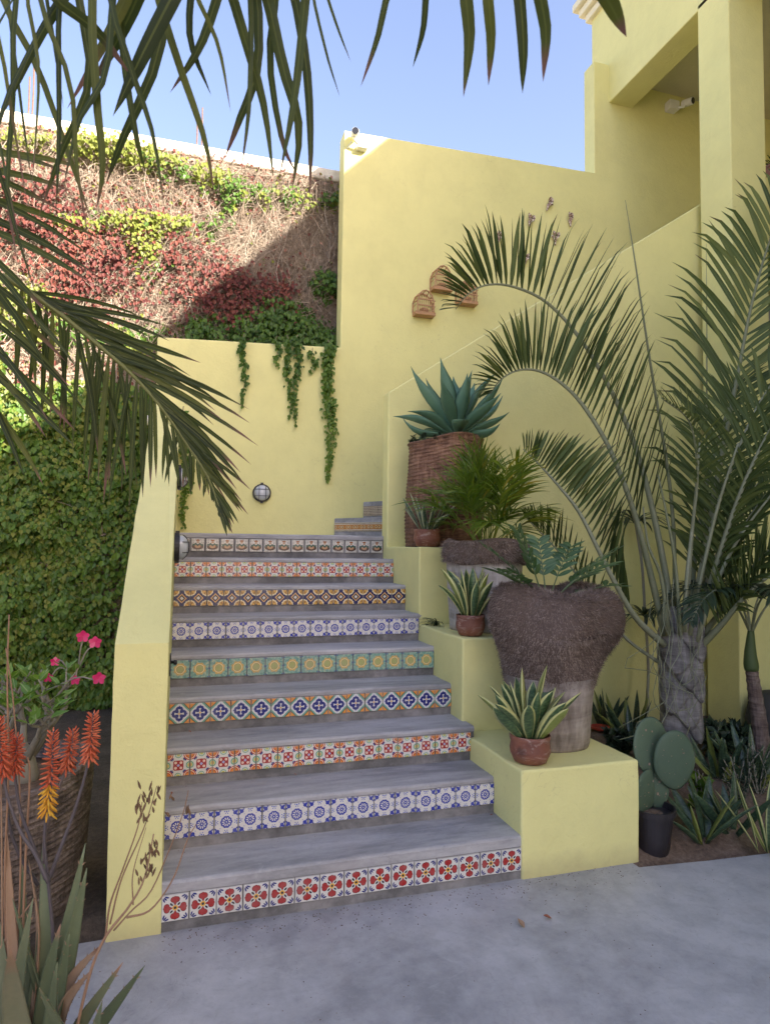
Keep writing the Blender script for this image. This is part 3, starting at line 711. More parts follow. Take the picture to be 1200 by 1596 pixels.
# wicker half-cages on the wall
def birdcage(u, v, hgt, label, dx=0.0):
    c = PY(u, v, 3.499); w, dep = hgt*.42, hgt*.42; t = thing('birdcage', c, label, 'birdcage', 'wicker wall birdcages')
    r = .0065
    def arch(y, sc): return [c+V(w*sc*q[0], y, hgt*(q[1]-.5)) for q in ((-1, .12), (-1, .55), (-.78, .80), (-.42, .95), (0, 1.0), (.42, .95), (.78, .80), (1, .55), (1, .12))]
    mb = MB(); mb.box(c[0]-w*1.02, c[0]+w*1.02, 3.499-dep, 3.499, c[2]-hgt*.5, c[2]-hgt*.36); mb.build('tray', MAT['wicker'], t, bevel=.004)
    mb = MB(); bk = arch(-.01, 1.0); fr = arch(-dep, .82)
    mb.tube(bk, r*1.2, 6); mb.tube(fr, r*1.2, 6)
    for k in range(len(bk)): mb.tube([bk[k], fr[k]], r, 5)
    mb.build('frame', MAT['wicker'], t)
    mb = MB()
    for k in range(1, 8):
        q = -1+2*k/8.; zt = .5*math.sqrt(max(0, 1-abs(q)**2.6))+.44
        mb.tube([c+V(w*.82*q, -dep, -hgt*.38), c+V(w*.82*q, -dep, hgt*(zt-.5))], r*.55, 5)
    mb.build('bars', MAT['wicker'], t)
    mb = MB()
    for zz in (-.12, .12): mb.box(c[0]-w*.84, c[0]+w*.84, 3.499-dep-.006, 3.499-dep+.006, c[2]+hgt*(zz-.02), c[2]+hgt*(zz+.02)); mb.box(c[0]-w, c[0]-w*.97, 3.499-dep, 3.499, c[2]+hgt*(zz-.015), c[2]+hgt*(zz+.015)); mb.box(c[0]+w*.97, c[0]+w, 3.499-dep, 3.499, c[2]+hgt*(zz-.015), c[2]+hgt*(zz+.015))
    mb.build('rail', MAT['wicker'], t)
    mb = MB(); mb.lathe(c+V(0, -dep*.5, -hgt*.36), [(.0, 0), (w*.45, .01), (w*.5, hgt*.12), (w*.25, hgt*.2), (0, hgt*.22)], 12); mb.build('nest', MAT['wicker'], t)
    return t
birdcage(685, 439, .255, 'wicker half-birdcage on the yellow wall, topmost of the three')
birdcage(658, 477, .255, 'wicker half-birdcage on the yellow wall, lowest of the three')
birdcage(724, 460, .255, 'wicker half-birdcage on the yellow wall behind the palm frond tip')

# mosaic birds on the wall: body tapering to a tail, two raised wings
def bird(u, v, sz, rot, spread, label, flip=1):
    c = PY(u, v, 3.47); t = thing('mosaic_bird', c, label, 'wall ornament', 'mosaic birds on the wall')
    ex = V(math.cos(rot), 0, math.sin(rot)); ez = V(-math.sin(rot), 0, math.cos(rot)); ey = V(0, -1, 0)
    mb = MB(); mb.tube([c-ez*sz*.52, c-ez*sz*.3, c-ez*sz*.05, c+ez*sz*.12+ex*sz*.08*flip, c+ez*sz*.16+ex*sz*.22*flip, c+ez*sz*.15+ex*sz*.33*flip], [sz*.03, sz*.075, sz*.14, sz*.13, sz*.10, sz*.015], 10)
    mb.build('body', MAT['mosaic'], t)
    for s, ln in ((-1, 1.0), (1, .92)):
        mb = MB(); d = nrm(ez+ex*s*spread); sd = nrm(np.cross(d, ey))
        pts = [c+ez*sz*.0+ey*sz*.05+d*sz*.55*ln*k/5+ey*sz*.12*math.sin(k/5*2) for k in range(6)]
        mb.blade(pts, [sz*q for q in (.06, .13, .16, .15, .10, .02)], sd, sz*.05, .15); mb.build('wing', MAT['mosaic'], t)
    mb = MB(); mb.tube([c, V(c[0], 3.499, c[2])], .006, 5); mb.build('mount', MAT['black_metal'], t)
for (u, v, r_, sp_, lab, fl) in ((855, 319, -.35, .18, 'mosaic bird ornament highest on the yellow wall', 1), (888, 343, .1, .22, 'mosaic bird ornament nearest the porch on the yellow wall', 1),
                           (826, 345, -.15, .55, 'mosaic bird ornament with wings in a V between its neighbours', 1), (777, 372, -.2, .35, 'mosaic bird ornament nearest the birdcages, at the frond edge', 1),
                           (865, 372, 0, .55, 'mosaic bird ornament half hidden by palm leaflet tips', -1), (818, 405, -.1, .5, 'lowest mosaic bird ornament, almost hidden behind palm leaflets', 1)):
    bird(u, v, .155, r_, sp_, lab, fl)

# ------------------------------------------------------------------ plants in pots
def leaf_path(base, d0, L, up=V(0, 0, 1), curl=0.0, n=9):
    """leaf line from base along d0, bending by curl (positive: up, negative: droop)"""
    p = np.asarray(base, float); d = nrm(d0); out = [p.copy()]
    for k in range(n-1):
        d = nrm(d+up*curl/(n-1)); p = p+d*L/(n-1); out.append(p.copy())
    return out
def side_of(d): 
    s = np.cross(d, V(0, 0, 1)); return nrm(s) if np.linalg.norm(s) > 1e-3 else V(1, 0, 0)
def pot_profile(kind, r, h):
    if kind == 'bowl': return [(r*.62, 0), (r*.80, h*.06), (r*1.0, h*.38), (r*1.02, h*.55), (r*.96, h*.78), (r*.99, h*.86), (r*1.0, h), (r*.92, h), (r*.88, h*.82)]
    return [(r*.72, 0), (r*.95, h*.86), (r*1.04, h*.87), (r*1.05, h), (r*.97, h), (r*.94, h*.86)]
def potted_snake(c, pr, ph, n, L, wid, label, mat, seed, lean=.55):
    rs = np.random.default_rng(seed); t = thing('potted_snake_plant', c, label, 'potted plant', 'snake plants in clay pots')
    mb = MB(); mb.lathe(c, pot_profile('bowl', pr, ph), 36, lambda th, r, z, k: (r*(1+.012*math.sin(3*th+seed)), z)); pt = mb.build('pot', MAT['terracotta'], t, smooth=True)
    mb = MB(); mb.lathe(c, [(pr*.9, ph*.80), (pr*.5, ph*.86), (.001, ph*.87)], 20); mb.build('soil', MAT['dark_soil'], t, smooth=True)
    for k in range(n):
        a = k*2.39996+rs.normal()*.25; rr = pr*.72*math.sqrt((k+.5)/n); out = V(math.cos(a), math.sin(a), 0)
        tl = lean*(rr/pr)*(1.0+rs.normal()*.2)+.05
        ln = L*(1.05-.35*(rr/pr)**2)*(1+rs.normal()*.13)
        d0 = nrm(V(0, 0, 1)+out*tl*1.2); b = c+V(0, 0, ph*.84)+out*rr*.8
        pts = leaf_path(b, d0, ln, curl=.22+rs.normal()*.3, up=nrm(out+V(0, 0, .15)), n=9)
        w = wid*(1+rs.normal()*.12); ws = [w*q for q in (.34, .5, .72, .9, 1.0, 1.0, .88, .56, .05)]
        mb = MB(); mb.blade(pts, ws, rot_about(side_of(out), V(0, 0, 1), rs.normal()*.5), w*.16, .35); mb.build('leaf', MAT[mat], t, smooth=True)
    return t
ZA, ZB, ZC = .498, 1.027, 1.553
def on(u, v, z, off=0.0):
    p = PZ(u, v, z); d = nrm(V(p[0]-CAM[0], p[1]-CAM[1], 0)); return p+d*off
potted_snake(on(826, 1196, ZA, .085), .098, .135, 26, .30, .038, 'snake plant with yellow-edged leaves in clay pot on the lowest ledge', 'variegated_leaf', 11, 1.0)
potted_snake(on(733, 993, ZB, .075), .086, .125, 20, .285, .036, 'snake plant in clay pot wedged before the shaggy root planter', 'variegated_leaf', 5, .45)
cS = on(665.5, 852, 1.553, 0); cS = V(1.70, 1.545, ZC); potted_snake(cS, .094, .125, 14, .27, .026, 'small pale snake plant in banded clay pot on the top ledge', 'pale_variegated_leaf', 9, .8)

# tall brown trunk planter with an agave
c = V(1.955, 1.845, ZC); RT = .285
t = thing('potted_agave', c, 'blue-green agave in a tall brown palm-trunk planter on the top ledge', 'potted plant')
def ridge(th, z, pit=.027, amp=.040):
    q = (z+.020*(fnoise(th*1.9+40, z*3, 2)-.5)+.012*math.sin(th+1))/pit; row = math.floor(q); return amp*(.35+.65*vnoise(th*3.2+row*7.3, row*3.7, 3))*(1-(q-row))-amp*.35
def trunk_fn(th, r, z, k): return (r*(1+.035*math.sin(2*th+1+z*2)+.018*math.sin(5*th+z*5)+ridge(th, z)), z+ (.03*math.sin(th+2.2)+.012*math.sin(3*th) if z > .3 else 0))
HT = .815
prof = [(RT*1.02, 0)]+[(RT*(1.0-.02*q+.03*math.sin(q*5)), HT*q) for q in np.linspace(.02, .97, 150)]+[(RT*.995, HT*.985), (RT*.97, HT*1.0), (RT*.90, HT*1.0), (RT*.86, HT*.93)]
mb = MB(); mb.lathe(c, prof, 72, trunk_fn); mb.build('planter', MAT['brown_trunk'], t, smooth=True)
mb = MB(); mb.lathe(c, [(RT*.9, HT*.93), (RT*.4, HT*.955), (.001, HT*.96)], 24); mb.build('soil', MAT['dark_soil'], t, smooth=True)
ac = c+V(.085, -.03, HT*.95)
mb = MB(); mb.tube([ac-V(0, 0, .03), ac+V(0, 0, .05), ac+V(0, 0, .13), ac+V(0, 0, .2)], [.045, .05, .045, .02], 12); mb.build('stem', MAT['dry_stalk'], t, smooth=True)
rs = np.random.default_rng(3)
NA = 24
for k in range(NA):
    a = k*2.39996+.4; f = (k+.5)/NA                       # inner leaves first
    el = R(86)-R(74)*f**.85+rs.normal()*.05; out = V(math.cos(a), math.sin(a), 0)
    d0 = nrm(out*math.cos(el)+V(0, 0, 1)*math.sin(el)); ln = (.42+.20*math.sin(math.pi*min(1, f*1.05)**.8))*(1+rs.normal()*.06)
    b = ac+V(0, 0, .13-.08*f)+out*.03
    pts = leaf_path(b, d0, ln*.45, curl=-.30*f, n=6); pts = pts+leaf_path(pts[-1], nrm(pts[-1]-pts[-2]), ln*.45, curl=.10+.75*f+rs.normal()*.3-(.9 if rs.random() < .25*f else 0), n=6)[1:]
    w = .066*(1+rs.normal()*.08)
    mb = MB(); mb.blade(pts, [w*q for q in (.55, .46, .55, .75, .94, 1.0, .95, .76, .48, .2, .02)], side_of(out), w*.22, .5); mb.build('leaf', MAT['agave_leaf'], t, smooth=True)
# little succulent carpet at its foot
mb = MB()
for k in range(46):
    a = rs.uniform(1.8, 5.6); q = c+V(math.cos(a)*RT*rs.uniform(.55, .97), math.sin(a)*RT*rs.uniform(.55, .97), HT*.95)
    top = q+V(rs.normal()*.03, rs.normal()*.03, rs.uniform(.03, .075)); mb.cr = rs.random(); mb.tube([q, top], .003, 4)
    for j in range(7):
        aa = rs.uniform(0, 6.28); d = nrm(V(math.cos(aa), math.sin(aa), .5)); mb.strip(leaf_path(top-V(0, 0, .006*j), d, .03, n=4, curl=-.3), [.004, .008, .007, .001], side_of(d))
mb.build('succulent_carpet', MAT['dark_leaf'], t, kind='stuff')

# grey trunk planter with shaggy rim and an areca palm
def fibers(mb, c, n, fr, rs, L=(.02, .05), w=.0022, down=.6):
    """short root fibres standing off a surface; fr() gives (point, outward normal)"""
    for _ in range(n):
        p, nn = fr(); g_ = V(0, 0, -down); g_ = g_-nn*np.dot(g_, nn); d = nrm(g_+nn*.32+rs.normal(size=3)*.30); l = rs.uniform(*L); mb.cr = rs.random()
        s = nrm(np.cross(d, nn)+rs.normal(size=3)*.1)*w; a = p-nn*.004
        i = [mb.av(a-s), mb.av(a+s), mb.av(a+d*l+nn*.004)]; mb.f.append(i)
c = V(1.925, 1.07, ZB); t = thing('potted_areca_palm', c, 'bushy areca palm in a grey trunk planter with shaggy rim on the middle ledge', 'potted plant')
RG, HG = .245, .575
mb = MB(); mb.lathe(c, [(RG*.90, 0), (RG*.91, .02), (RG*.96, HG*.4), (RG*1.0, HG*.78), (RG*1.0, HG*.82)], 48, lambda th, r, z, k: (r*(1+.02*math.sin(3*th)+.012*math.sin(7*th+z*4)), z)); mb.build('planter', MAT['pale_trunk'], t, smooth=True)
shag = lambda th, r, z, k: (r*(1+.025*math.sin(4*th+z*9)+.02*math.sin(9*th)), z+.012*math.sin(3*th))
mb = MB(); mb.lathe(c, [(RG*.98, HG*.74), (RG*1.08, HG*.76), (RG*1.13, HG*.86), (RG*1.09, HG*.97), (RG*.98, HG*1.0), (RG*.82, HG*.985), (RG*.74, HG*.9), (.001, HG*.9)], 60, shag); sh = mb.build('shaggy_rim', MAT['fiber_core'], t, smooth=True)
rs = np.random.default_rng(8)
def frr():
    th = rs.uniform(math.pi*.9, math.pi*2.1); z = rs.uniform(.75, .99); r = RG*(1.09+.04*math.sin((z-.75)*13)); return c+V(math.cos(th)*r, math.sin(th)*r, HG*z), V(math.cos(th), math.sin(th), .1)
mb = MB(); fibers(mb, c, 7000, frr, rs, (.012, .04), .0017, .5); mb.build('rim_fibers', MAT['fiber'], sh, kind='stuff')
ac = c+V(-.01, -.02, HG*.92)
for k in range(30):
    a = k*2.39996; f = (k+.5)/30; out = V(math.cos(a), math.sin(a), 0); el = R(89)-R(46)*f**1.2+rs.normal()*.07
    d0 = nrm(out*math.cos(el)+V(0, 0, 1)*math.sin(el)); ln = rs.uniform(.46, .66)*(1-.22*f)
    rach = leaf_path(ac+out*.06*f+V(rs.normal()*.02, rs.normal()*.02, 0), d0, ln, curl=-.2-.75*f, n=12)
    mb = MB(); mb.cr = .55+.2*rs.random(); mb.tube(rach, [.0045-.003*j/11 for j in range(12)], 5)
    for j in range(34):
        tt = .48+.52*(j//2)/17; q = min(.999, tt)*11; i0 = min(10, int(q)); p = rach[i0]+(rach[i0+1]-rach[i0])*(q-i0); T = nrm(rach[i0+1]-rach[i0]); S = (side_of(T) if abs(T[2]) < .97 else side_of(out))*(1 if j % 2 else -1)
        d = nrm(T*.95+S*.62+V(0, 0, .2)+rs.normal(size=3)*.2); l = .25*math.sin(math.pi*(.25+.58*(tt-.48)/.52))*(1+rs.normal()*.15)
        mb.cr = min(1, max(0, rs.normal()*.17+.42+(.45 if rs.random() < .07 else 0))); mb.strip(leaf_path(p, d, l, curl=-.75, n=7), [.003, .0058, .0062, .0056, .0044, .0025, .0003], np.cross(T, V(0, 0, 1))+T*.4+rs.normal(size=3)*.1, .3)
    mb.build('frond', MAT['areca_leaf'], t, smooth=True)

# big root-ball planter with a cardboard palm
c = V(1.985, .39, ZA); RB_ = .20
t = thing('root_ball_planter', c, 'huge shaggy root-ball planter holding a leathery cardboard palm on the lowest ledge', 'potted plant')
rs = np.random.default_rng(21)
prof0 = [(.205, 0), (.212, .02), (.222, .14), (.235, .28), (.250, .37)]
mb = MB(); mb.lathe(c, prof0, 48, lambda th, r, z, k: (r*(1+.02*math.sin(2*th+1)+.015*math.sin(5*th+z*6)), z)); mb.build('trunk', MAT['grey_trunk'], t, smooth=True)
prof1 = [(.238, .33), (.247, .37), (.256, .42), (.268, .47), (.286, .525), (.306, .575), (.322, .625), (.330, .68), (.326, .73), (.318, .775), (.303, .815), (.27, .845), (.21, .85), (.155, .83), (.125, .79), (.11, .75), (.001, .74)]
def lump(th, r, z, k):
    lo_ = min(1, max(0, (z-.34)/.22)); q = (1+.05*lo_)*(1+.02*math.sin(th))+lo_*(.085*math.sin(3*th+1.3+z*2.5)+.05*math.sin(5*th-z*3)+.20*(fnoise(th*1.5+9, z*2.2)-.5))
    dip = .05*math.exp(-((((th-4.85+math.pi) % (2*math.pi))-math.pi)/.55)**2)
    return r*q, z-(dip if z > .6 else 0)+.012*math.sin(4*th+.7)*(1 if z > .5 else .2)
mb = MB()
def dense(pr, m):
    out = []
    for a, b in zip(pr[:-1], pr[1:]):
        for k in range(m): out.append((a[0]+(b[0]-a[0])*k/m, a[1]+(b[1]-a[1])*k/m))
    return out+[pr[-1]]
mb.lathe(c, dense(prof1, 2), 96, lump); bl = mb.build('root_ball', MAT['fiber_core'], t, smooth=True)
pd = dense(prof1, 4)[:-9]
def frr():
    k = rs.integers(0, len(pd)-1); r, z = pd[k]; th = rs.uniform(math.pi*.75, math.pi*2.25); r, z = lump(th, r, z, 0)
    dr, dz = pd[k+1][0]-pd[k][0], pd[k+1][1]-pd[k][1]; nn = nrm(V(math.cos(th)*dz, math.sin(th)*dz, -dr)); 
    return c+V(math.cos(th)*r, math.sin(th)*r, z), nn
mb = MB(); fibers(mb, c, 42000, frr, rs, (.008, .030), .0018, .7); mb.build('root_fibers', MAT['fiber'], bl, kind='stuff')
ac = c+V(-.03, -.03, .75)
for k, (a, el, ln) in enumerate(((3.5, 40, .42), (2.8, 55, .44), (.2, 40, .50), (5.9, 52, .46), (1.2, 60, .46), (.7, 50, .52), (3.1, 74, .42), (6.1, 30, .40))):
    out = V(math.cos(a), math.sin(a), 0); d0 = nrm(out*math.cos(R(el))+V(0, 0, math.sin(R(el))))
    rach = leaf_path(ac+out*.02, d0, ln, curl=-.5, n=9); mb = MB(); mb.tube(rach, [.005-.003*j/8 for j in range(9)], 6); fr_ = mb.build('frond', MAT['zamia_leaf'], t, smooth=True)
    for j in range(16):
        tt = .40+.60*(j//2)/7.2; q = min(.999, tt)*8; i0 = min(7, int(q)); p = rach[i0]+(rach[i0+1]-rach[i0])*(q-i0); T = nrm(rach[i0+1]-rach[i0]); S = side_of(T)*(1 if j % 2 else -1)
        d = nrm(T*.55+S*.8+V(0, 0, .25)+rs.normal(size=3)*.08); l = .11*(1-.35*abs(tt-.6))
        mb = MB(); mb.cr = rs.random(); mb.strip(leaf_path(p, d, l, curl=-.3, n=7), [.003, .011, .016, .017, .014, .008, .001], T+V(0, 0, .1), .22); mb.build('leaflet', MAT['zamia_leaf'], fr_, smooth=True)

# prickly pear in a black nursery pot
c = V(2.40, .085, .0); t = thing('potted_prickly_pear', c, 'prickly pear cactus in a black pot at the corner of the ledge', 'potted plant')
mb = MB(); mb.lathe(c, pot_profile('bucket', .112, .225), 36); mb.build('pot', MAT['black_plastic'], t)
mb = MB(); mb.lathe(c, [(.09, .18), (.05, .195), (.001, .2)], 20); mb.build('soil', MAT['soil'], t, smooth=True)
def pad(ctr, rx, rz, th, yaw, tilt, roll, seed):
    rs = np.random.default_rng(seed); n = 32; mb = MB()
    rm = (Matrix.Rotation(yaw, 3, 'Z') @ Matrix.Rotation(tilt, 3, 'X') @ Matrix.Rotation(roll, 3, 'Y'))
    def tr(x, y, z): v = rm @ Vector((x, y, z)); return ctr+V(v.x, v.y, v.z)
    rings = []
    for q, y in ((.0, -1), (.45, -.93), (.78, -.7), (.94, -.4), (1.0, 0), (.94, .4), (.78, .7), (.45, .93), (0, 1)):
        if q == 0: rings.append([mb.av(tr(0, y*th, 0))]); continue
        ring = []
        for j in range(n):
            a = 2*math.pi*j/n; w = rx*(1-.22*max(0, -math.sin(a))**1.5)*(1+.03*math.sin(3*a+seed)); ring.append(mb.av(tr(math.cos(a)*w*q, y*th*(1+.04*math.sin(7*a)), math.sin(a)*rz*q)))
        rings.append(ring)
    for a, b in zip(rings[:-1], rings[1:]):
        for j in range(n):
            if len(a) == 1: mb.f.append([a[0], b[(j+1) % n], b[j]])
            elif len(b) == 1: mb.f.append([a[j], a[(j+1) % n], b[0]])
            else: mb.f.append([a[j], a[(j+1) % n], b[(j+1) % n], b[j]])
    o = mb.build('pad', MAT['cactus_skin'], t, smooth=True)
    mb = MB()                                              # areoles and corky scars
    for _ in range(18):
        a = rs.uniform(0, 6.28); q = math.sqrt(rs.random())*.92; x, z = math.cos(a)*rx*q, math.sin(a)*rz*q
        y = -th*math.sqrt(max(0, 1-q**2.6))*1.0; s = rs.uniform(.0009, .0018) if rs.random() < .8 else rs.uniform(.003, .006); p = tr(x, y*1.01, z); ex = tr(x+s, y*1.01, z)-p; ez = tr(x, y*1.01, z+s*rs.uniform(.6, 1.8))-p; ey = tr(x, y*1.01-.0022, z)-p
        mb.obox(p, ex, ey, ez)
    mb.build('areoles', MAT['twig'], o, kind='stuff')
    return o
pad(c+V(-.015, .03, .28), .10, .125, .016, .35, .06, .12, 1)
pad(c+V(.045, .06, .51), .13, .15, .015, .15, -.1, .12, 2)
pad(c+V(.135, -.01, .45), .12, .16, .016, -.15, .08, -.12, 3)
pad(c+V(.07, .05, .29), .07, .11, .016, -.3, .05, -.1, 4)

# ------------------------------------------------------------------ creeper on the garden wall
class Leaves:
    """many small two-sided leaves of one plant, gathered in bulk"""
    def __init__(s): s.P = []; s.Dr = []; s.N = []; s.L = []; s.W = []; s.r = []
    def add(s, p, d, n, l, w, r): s.P.append(p); s.Dr.append(d); s.N.append(n); s.L.append(l); s.W.append(w); s.r.append(r)
    def build(s, name, mat, parent=None, kind='stuff', fold=.3):
        P = np.array(s.P); D = np.array(s.Dr); N = np.array(s.N); L = np.array(s.L)[:, None]; W = np.array(s.W)[:, None]
        D = D/np.linalg.norm(D, axis=1, keepdims=True); S = np.cross(D, N); S = S/np.linalg.norm(S, axis=1, keepdims=True); N = np.cross(S, D)
        q = lambda a, b, c: P+D*L*a+S*W*b+N*W*c
        vs_ = np.stack([q(0, 0, 0), q(.18, -.75, fold), q(.5, -1, fold*.9), q(1, 0, -.25), q(.5, 1, fold*.9), q(.18, .75, fold)], 1).reshape(-1, 3)
        n = len(P); org = ORG[parent.name] if parent else vs_.mean(0)*V(1, 1, 0)
        me = bpy.data.meshes.new(name); f = []
        for i in range(n): b = i*6; f.append((b, b+1, b+2, b+3)); f.append((b, b+3, b+4, b+5))
        me.from_pydata((vs_-org).tolist(), [], f)
        at = me.attributes.new('rnd', 'FLOAT', 'POINT'); at.data.foreach_set('value', np.repeat(np.array(s.r, dtype=np.float32), 6))
        at = me.attributes.new('edge', 'FLOAT', 'POINT'); at.data.foreach_set('value', np.tile(np.array([0, 1, 1, 0, 1, 1], dtype=np.float32), n))
        me.materials.append(MAT[mat]); o = bpy.data.objects.new(name, me); COL.objects.link(o)
        if parent: o.parent = parent
        else: o.location = tuple(org)
        ORG[o.name] = org
        if kind: o['kind'] = kind
        return o
rs = np.random.default_rng(77)
LG, LY, LR, LD = Leaves(), Leaves(), Leaves(), Leaves()
def hang_leaf(Ls, x, z, y, l, asp=.42, out=.55, r=None):
    n = nrm(V(rs.normal()*.35, -1, out+rs.normal()*.25)); d = nrm(V(rs.normal()*.55, -.35+rs.normal()*.2, -1)); Ls.add(V(x, y, z), d, n, l, l*asp, rs.random() if r is None else r)
def blob(x, z, cx, cz, rx, rz): return math.exp(-(((x-cx)/rx)**2+((z-cz)/rz)**2))
cand = 0
for _ in range(105000):
    x = rs.uniform(-3.0, 1.60); z = rs.uniform(.05, 5.52)
    if x > -.1 and z < 3.30: continue
    n1 = fnoise(x*1.6+5, z*1.6, 0); n2 = fnoise(x*4.2+2, z*4.2+8, 1); n3 = fnoise(x*2.4+20, z*2.4+3, 2)
    zg = 3.02+.35*(n1-.5)+(.30 if x < -1.5 else 0)
    if z < zg:                                                       # dense green curtain
        dk = blob(x, z, -.55, 1.25, .28, .75)*1.5+blob(x, z, -.62, .55, .4, .5)
        if rs.random() < .95*min(1, .35+1.6*n2)-dk*.30:
            th = .04+.55*max(0, n2-.28)*min(1, n1*1.8); y = GW-.02-th*rs.random()-.07*n3
            if rs.random() < (.20 if z < 2.5 else .40)+.25*max(0, n3-.55)*2: hang_leaf(LY, x, z, y-.02, rs.uniform(.028, .055), .42, .5, rs.random()*.6)
            else: hang_leaf(LG, x, z, y, rs.uniform(.034, .074), .42, .55)
        continue
    bare = blob(x, z, .75, 4.75, .55, .42)*.9+blob(x, z, 1.5, 4.6, .35, 1.0)*1.1+blob(x, z, 1.45, 3.8, .2, .5)*.6
    band = math.exp(-((z-(5.27-.10*math.sin(x*1.7)))/.15)**2)*(1 if x > -1.1 else .5)
    band2 = math.exp(-((z-(4.72+.10*x))/.14)**2)*(1 if -1.2 < x < .35 else 0)*.8+.9*blob(x, z, -.35, 4.35, .22, .25)+.9*blob(x, z, .42, 4.95, .12, .3)+.8*blob(x, z, -1.5, 3.75, .5, .3)+.7*blob(x, z, -1.0, 3.5, .35, .2)+.7*blob(x, z, -.35, 3.5, .3, .35)
    low = math.exp(-((z-3.58)/.30)**2)*(1 if x > 0.05 else .3)+blob(x, z, .85, 3.95, .3, .25)+.9*blob(x, z, 1.42, 4.35, .16, .16)+.8*blob(x, z, 1.5, 5.25, .15, .1)
    red = blob(x, z, .55, 4.12, .62, .40)*1.5+blob(x, z, -.3, 4.6, .5, .35)*.5+blob(x, z, -1.4, 4.6, .7, .55)*.75+blob(x, z, -.9, 3.9, .6, .5)*.55
    # which kind grows here is settled by place, not leaf by leaf
    cA, cB = fnoise(x*3.1+31, z*3.6+11, 3), fnoise(x*2.7+3, z*3.1+44, 4)
    sY = (band+band2)*(.35+1.5*cA)*(1-min(1, bare)*.6); sG = low*(.5+1.1*cB); sR = red*(.35+1.4*cB)*(1-min(1, bare)); sD = .40
    jt = 1+.33*rs.normal(size=4); sY *= jt[0]; sG *= jt[1]; sR *= jt[2]; sD *= .95
    top_ = max(sY, sG, sR, sD); hug = GW-.015-.05*rs.random()
    if top_ == sG:
        if rs.random() < min(1, .25+1.3*n2)*.85: hang_leaf(LG, x, z, hug-.22*max(0, sG-.35)*rs.random(), rs.uniform(.036, .066), .42, .55, rs.random()*.6)
    elif top_ == sY:
        if rs.random() < min(1, (sY-.3)*1.1)*.75: hang_leaf(LY if cA+.15*rs.random() > .48 else LG, x, z, hug-.20*min(1, sY-.35)*rs.random(), rs.uniform(.03, .055), .42, .6, .3+.7*rs.random()*cA)
    elif top_ == sR:
        if rs.random() < min(1, (sR-.3)*1.2)*.7: hang_leaf(LR, x, z, hug-.14*rs.random(), rs.uniform(.03, .058), .36, .5, min(1, max(0, cA+.25*rs.normal())))
    elif rs.random() < .34*n2*(1-min(.85, bare)): hang_leaf((LD, LR, LR, LY)[int(rs.random()**1.6*4)], x, z, hug, rs.uniform(.025, .05), .36, .3)
cr = thing('wall_creeper', (-.8, GW-.1, 0), 'creeper with green, yellow and red leaves covering the garden wall', 'creeper')
LG.build('green_leaves', 'ivy_green', cr); LY.build('yellow_leaves', 'ivy_yellow', cr); LR.build('red_leaves', 'ivy_red', cr); LD.build('dry_leaves', 'ivy_dry', cr)
mb = MB()
for _ in range(6500):                                               # pale bare runners, mostly upright, tangled
    x = rs.uniform(-2.4, 1.58); z = rs.uniform(3.1, 5.45)
    if rs.random() < .12: x = rs.uniform(-.75, -.3); z = rs.uniform(.2, 2.2)
    ang = rs.normal()*.75+(math.pi/2 if rs.random() < .72 else 0); L = rs.uniform(.15, .75); p = V(x, GW-.012-.10*rs.random()**2, z); pts = [p]; mb.cr = rs.random()
    for k in range(5):
        ang += rs.normal()*.32; p = p+V(math.cos(ang)*L/5, rs.normal()*.010, math.sin(ang)*L/5); p[1] = min(GW-.006, p[1])
        if p[2] > 5.5 or p[0] > 1.6 or (p[0] > -.15 and p[2] < 3.3): break
        pts.append(p.copy())
    if len(pts) > 2: r0 = rs.uniform(.0014, .0042); mb.tube(pts, [r0*(1-.5*k/len(pts)) for k in range(len(pts))], 4, False)
mb.build('runners', MAT['twig'], cr, kind='stuff')

# strands of creeper hanging over the back wall
def vine(u0, v0, v1, wpx, label, y=3.49, lean=0.0, dens=1.0, grp='creeper strands hanging over the wall'):
    a = PY(u0, v0, y); b = PY(u0+lean, v1, y); t = thing('hanging_vine', (a[0], y, a[2]), label, 'vine', grp); w = wpx/160.
    L = a[2]-b[2]; n = max(8, int(L*260*dens*(w/.1)**.6)); st_ = []
    for k in range(11): f = k/10; st_.append(V(a[0]+(b[0]-a[0])*f+.018*math.sin(f*9+u0), y-.012-.008*math.sin(f*7+u0), a[2]-L*f))
    st_ = [V(a[0]+.01, 3.56 if y > 3.4 else y, a[2]+.06)]+[V(a[0], y-.01, a[2]+.035 if y > 3.4 else a[2])]+st_
    mb = MB(); mb.cr = .3; mb.tube(st_, [.0035]*len(st_), 5); mb.build('stem', MAT['twig'], t)
    Ls = Leaves()
    for _ in range(n):
        f = rs.random()**1.15; ww = w*(.55+.5*vnoise(f*6+u0, 3.3))*(1.0 if f < .65 else max(.18, 1-(f-.65)*2.4)); p = V(a[0]+(b[0]-a[0])*f+.018*math.sin(f*9+u0)+rs.normal()*ww*.33, y-.015-abs(rs.normal())*ww*.35, a[2]-L*f)
        l = rs.uniform(.035, .062)*(1-.45*f); Ls.add(p, nrm(V(rs.normal()*.6, -.4, -1)), nrm(V(rs.normal()*.5, -1, .6)), l, l*.42, min(1, .25+.5*f+.2*rs.normal()))
    Ls.build('foliage', 'ivy_green', t); return t
vine(380, 527, 636, 9, 'thin creeper strand hanging alone on the left part of the wall')
vine(432, 530, 574, 7, 'shortest wisp of creeper at the edge of the hanging pair')
vine(447, 528, 652, 9, 'creeper strand, left one of the hanging pair', lean=5)
vine(464, 528, 664, 10, 'creeper strand, right one of the hanging pair', lean=-6)
vine(487, 548, 582, 9, 'small isolated tuft of creeper between the pair and the long strand')
vine(511, 536, 752, 18, 'longest and thickest creeper strand hanging beside the tall wall', lean=2, dens=1.5)
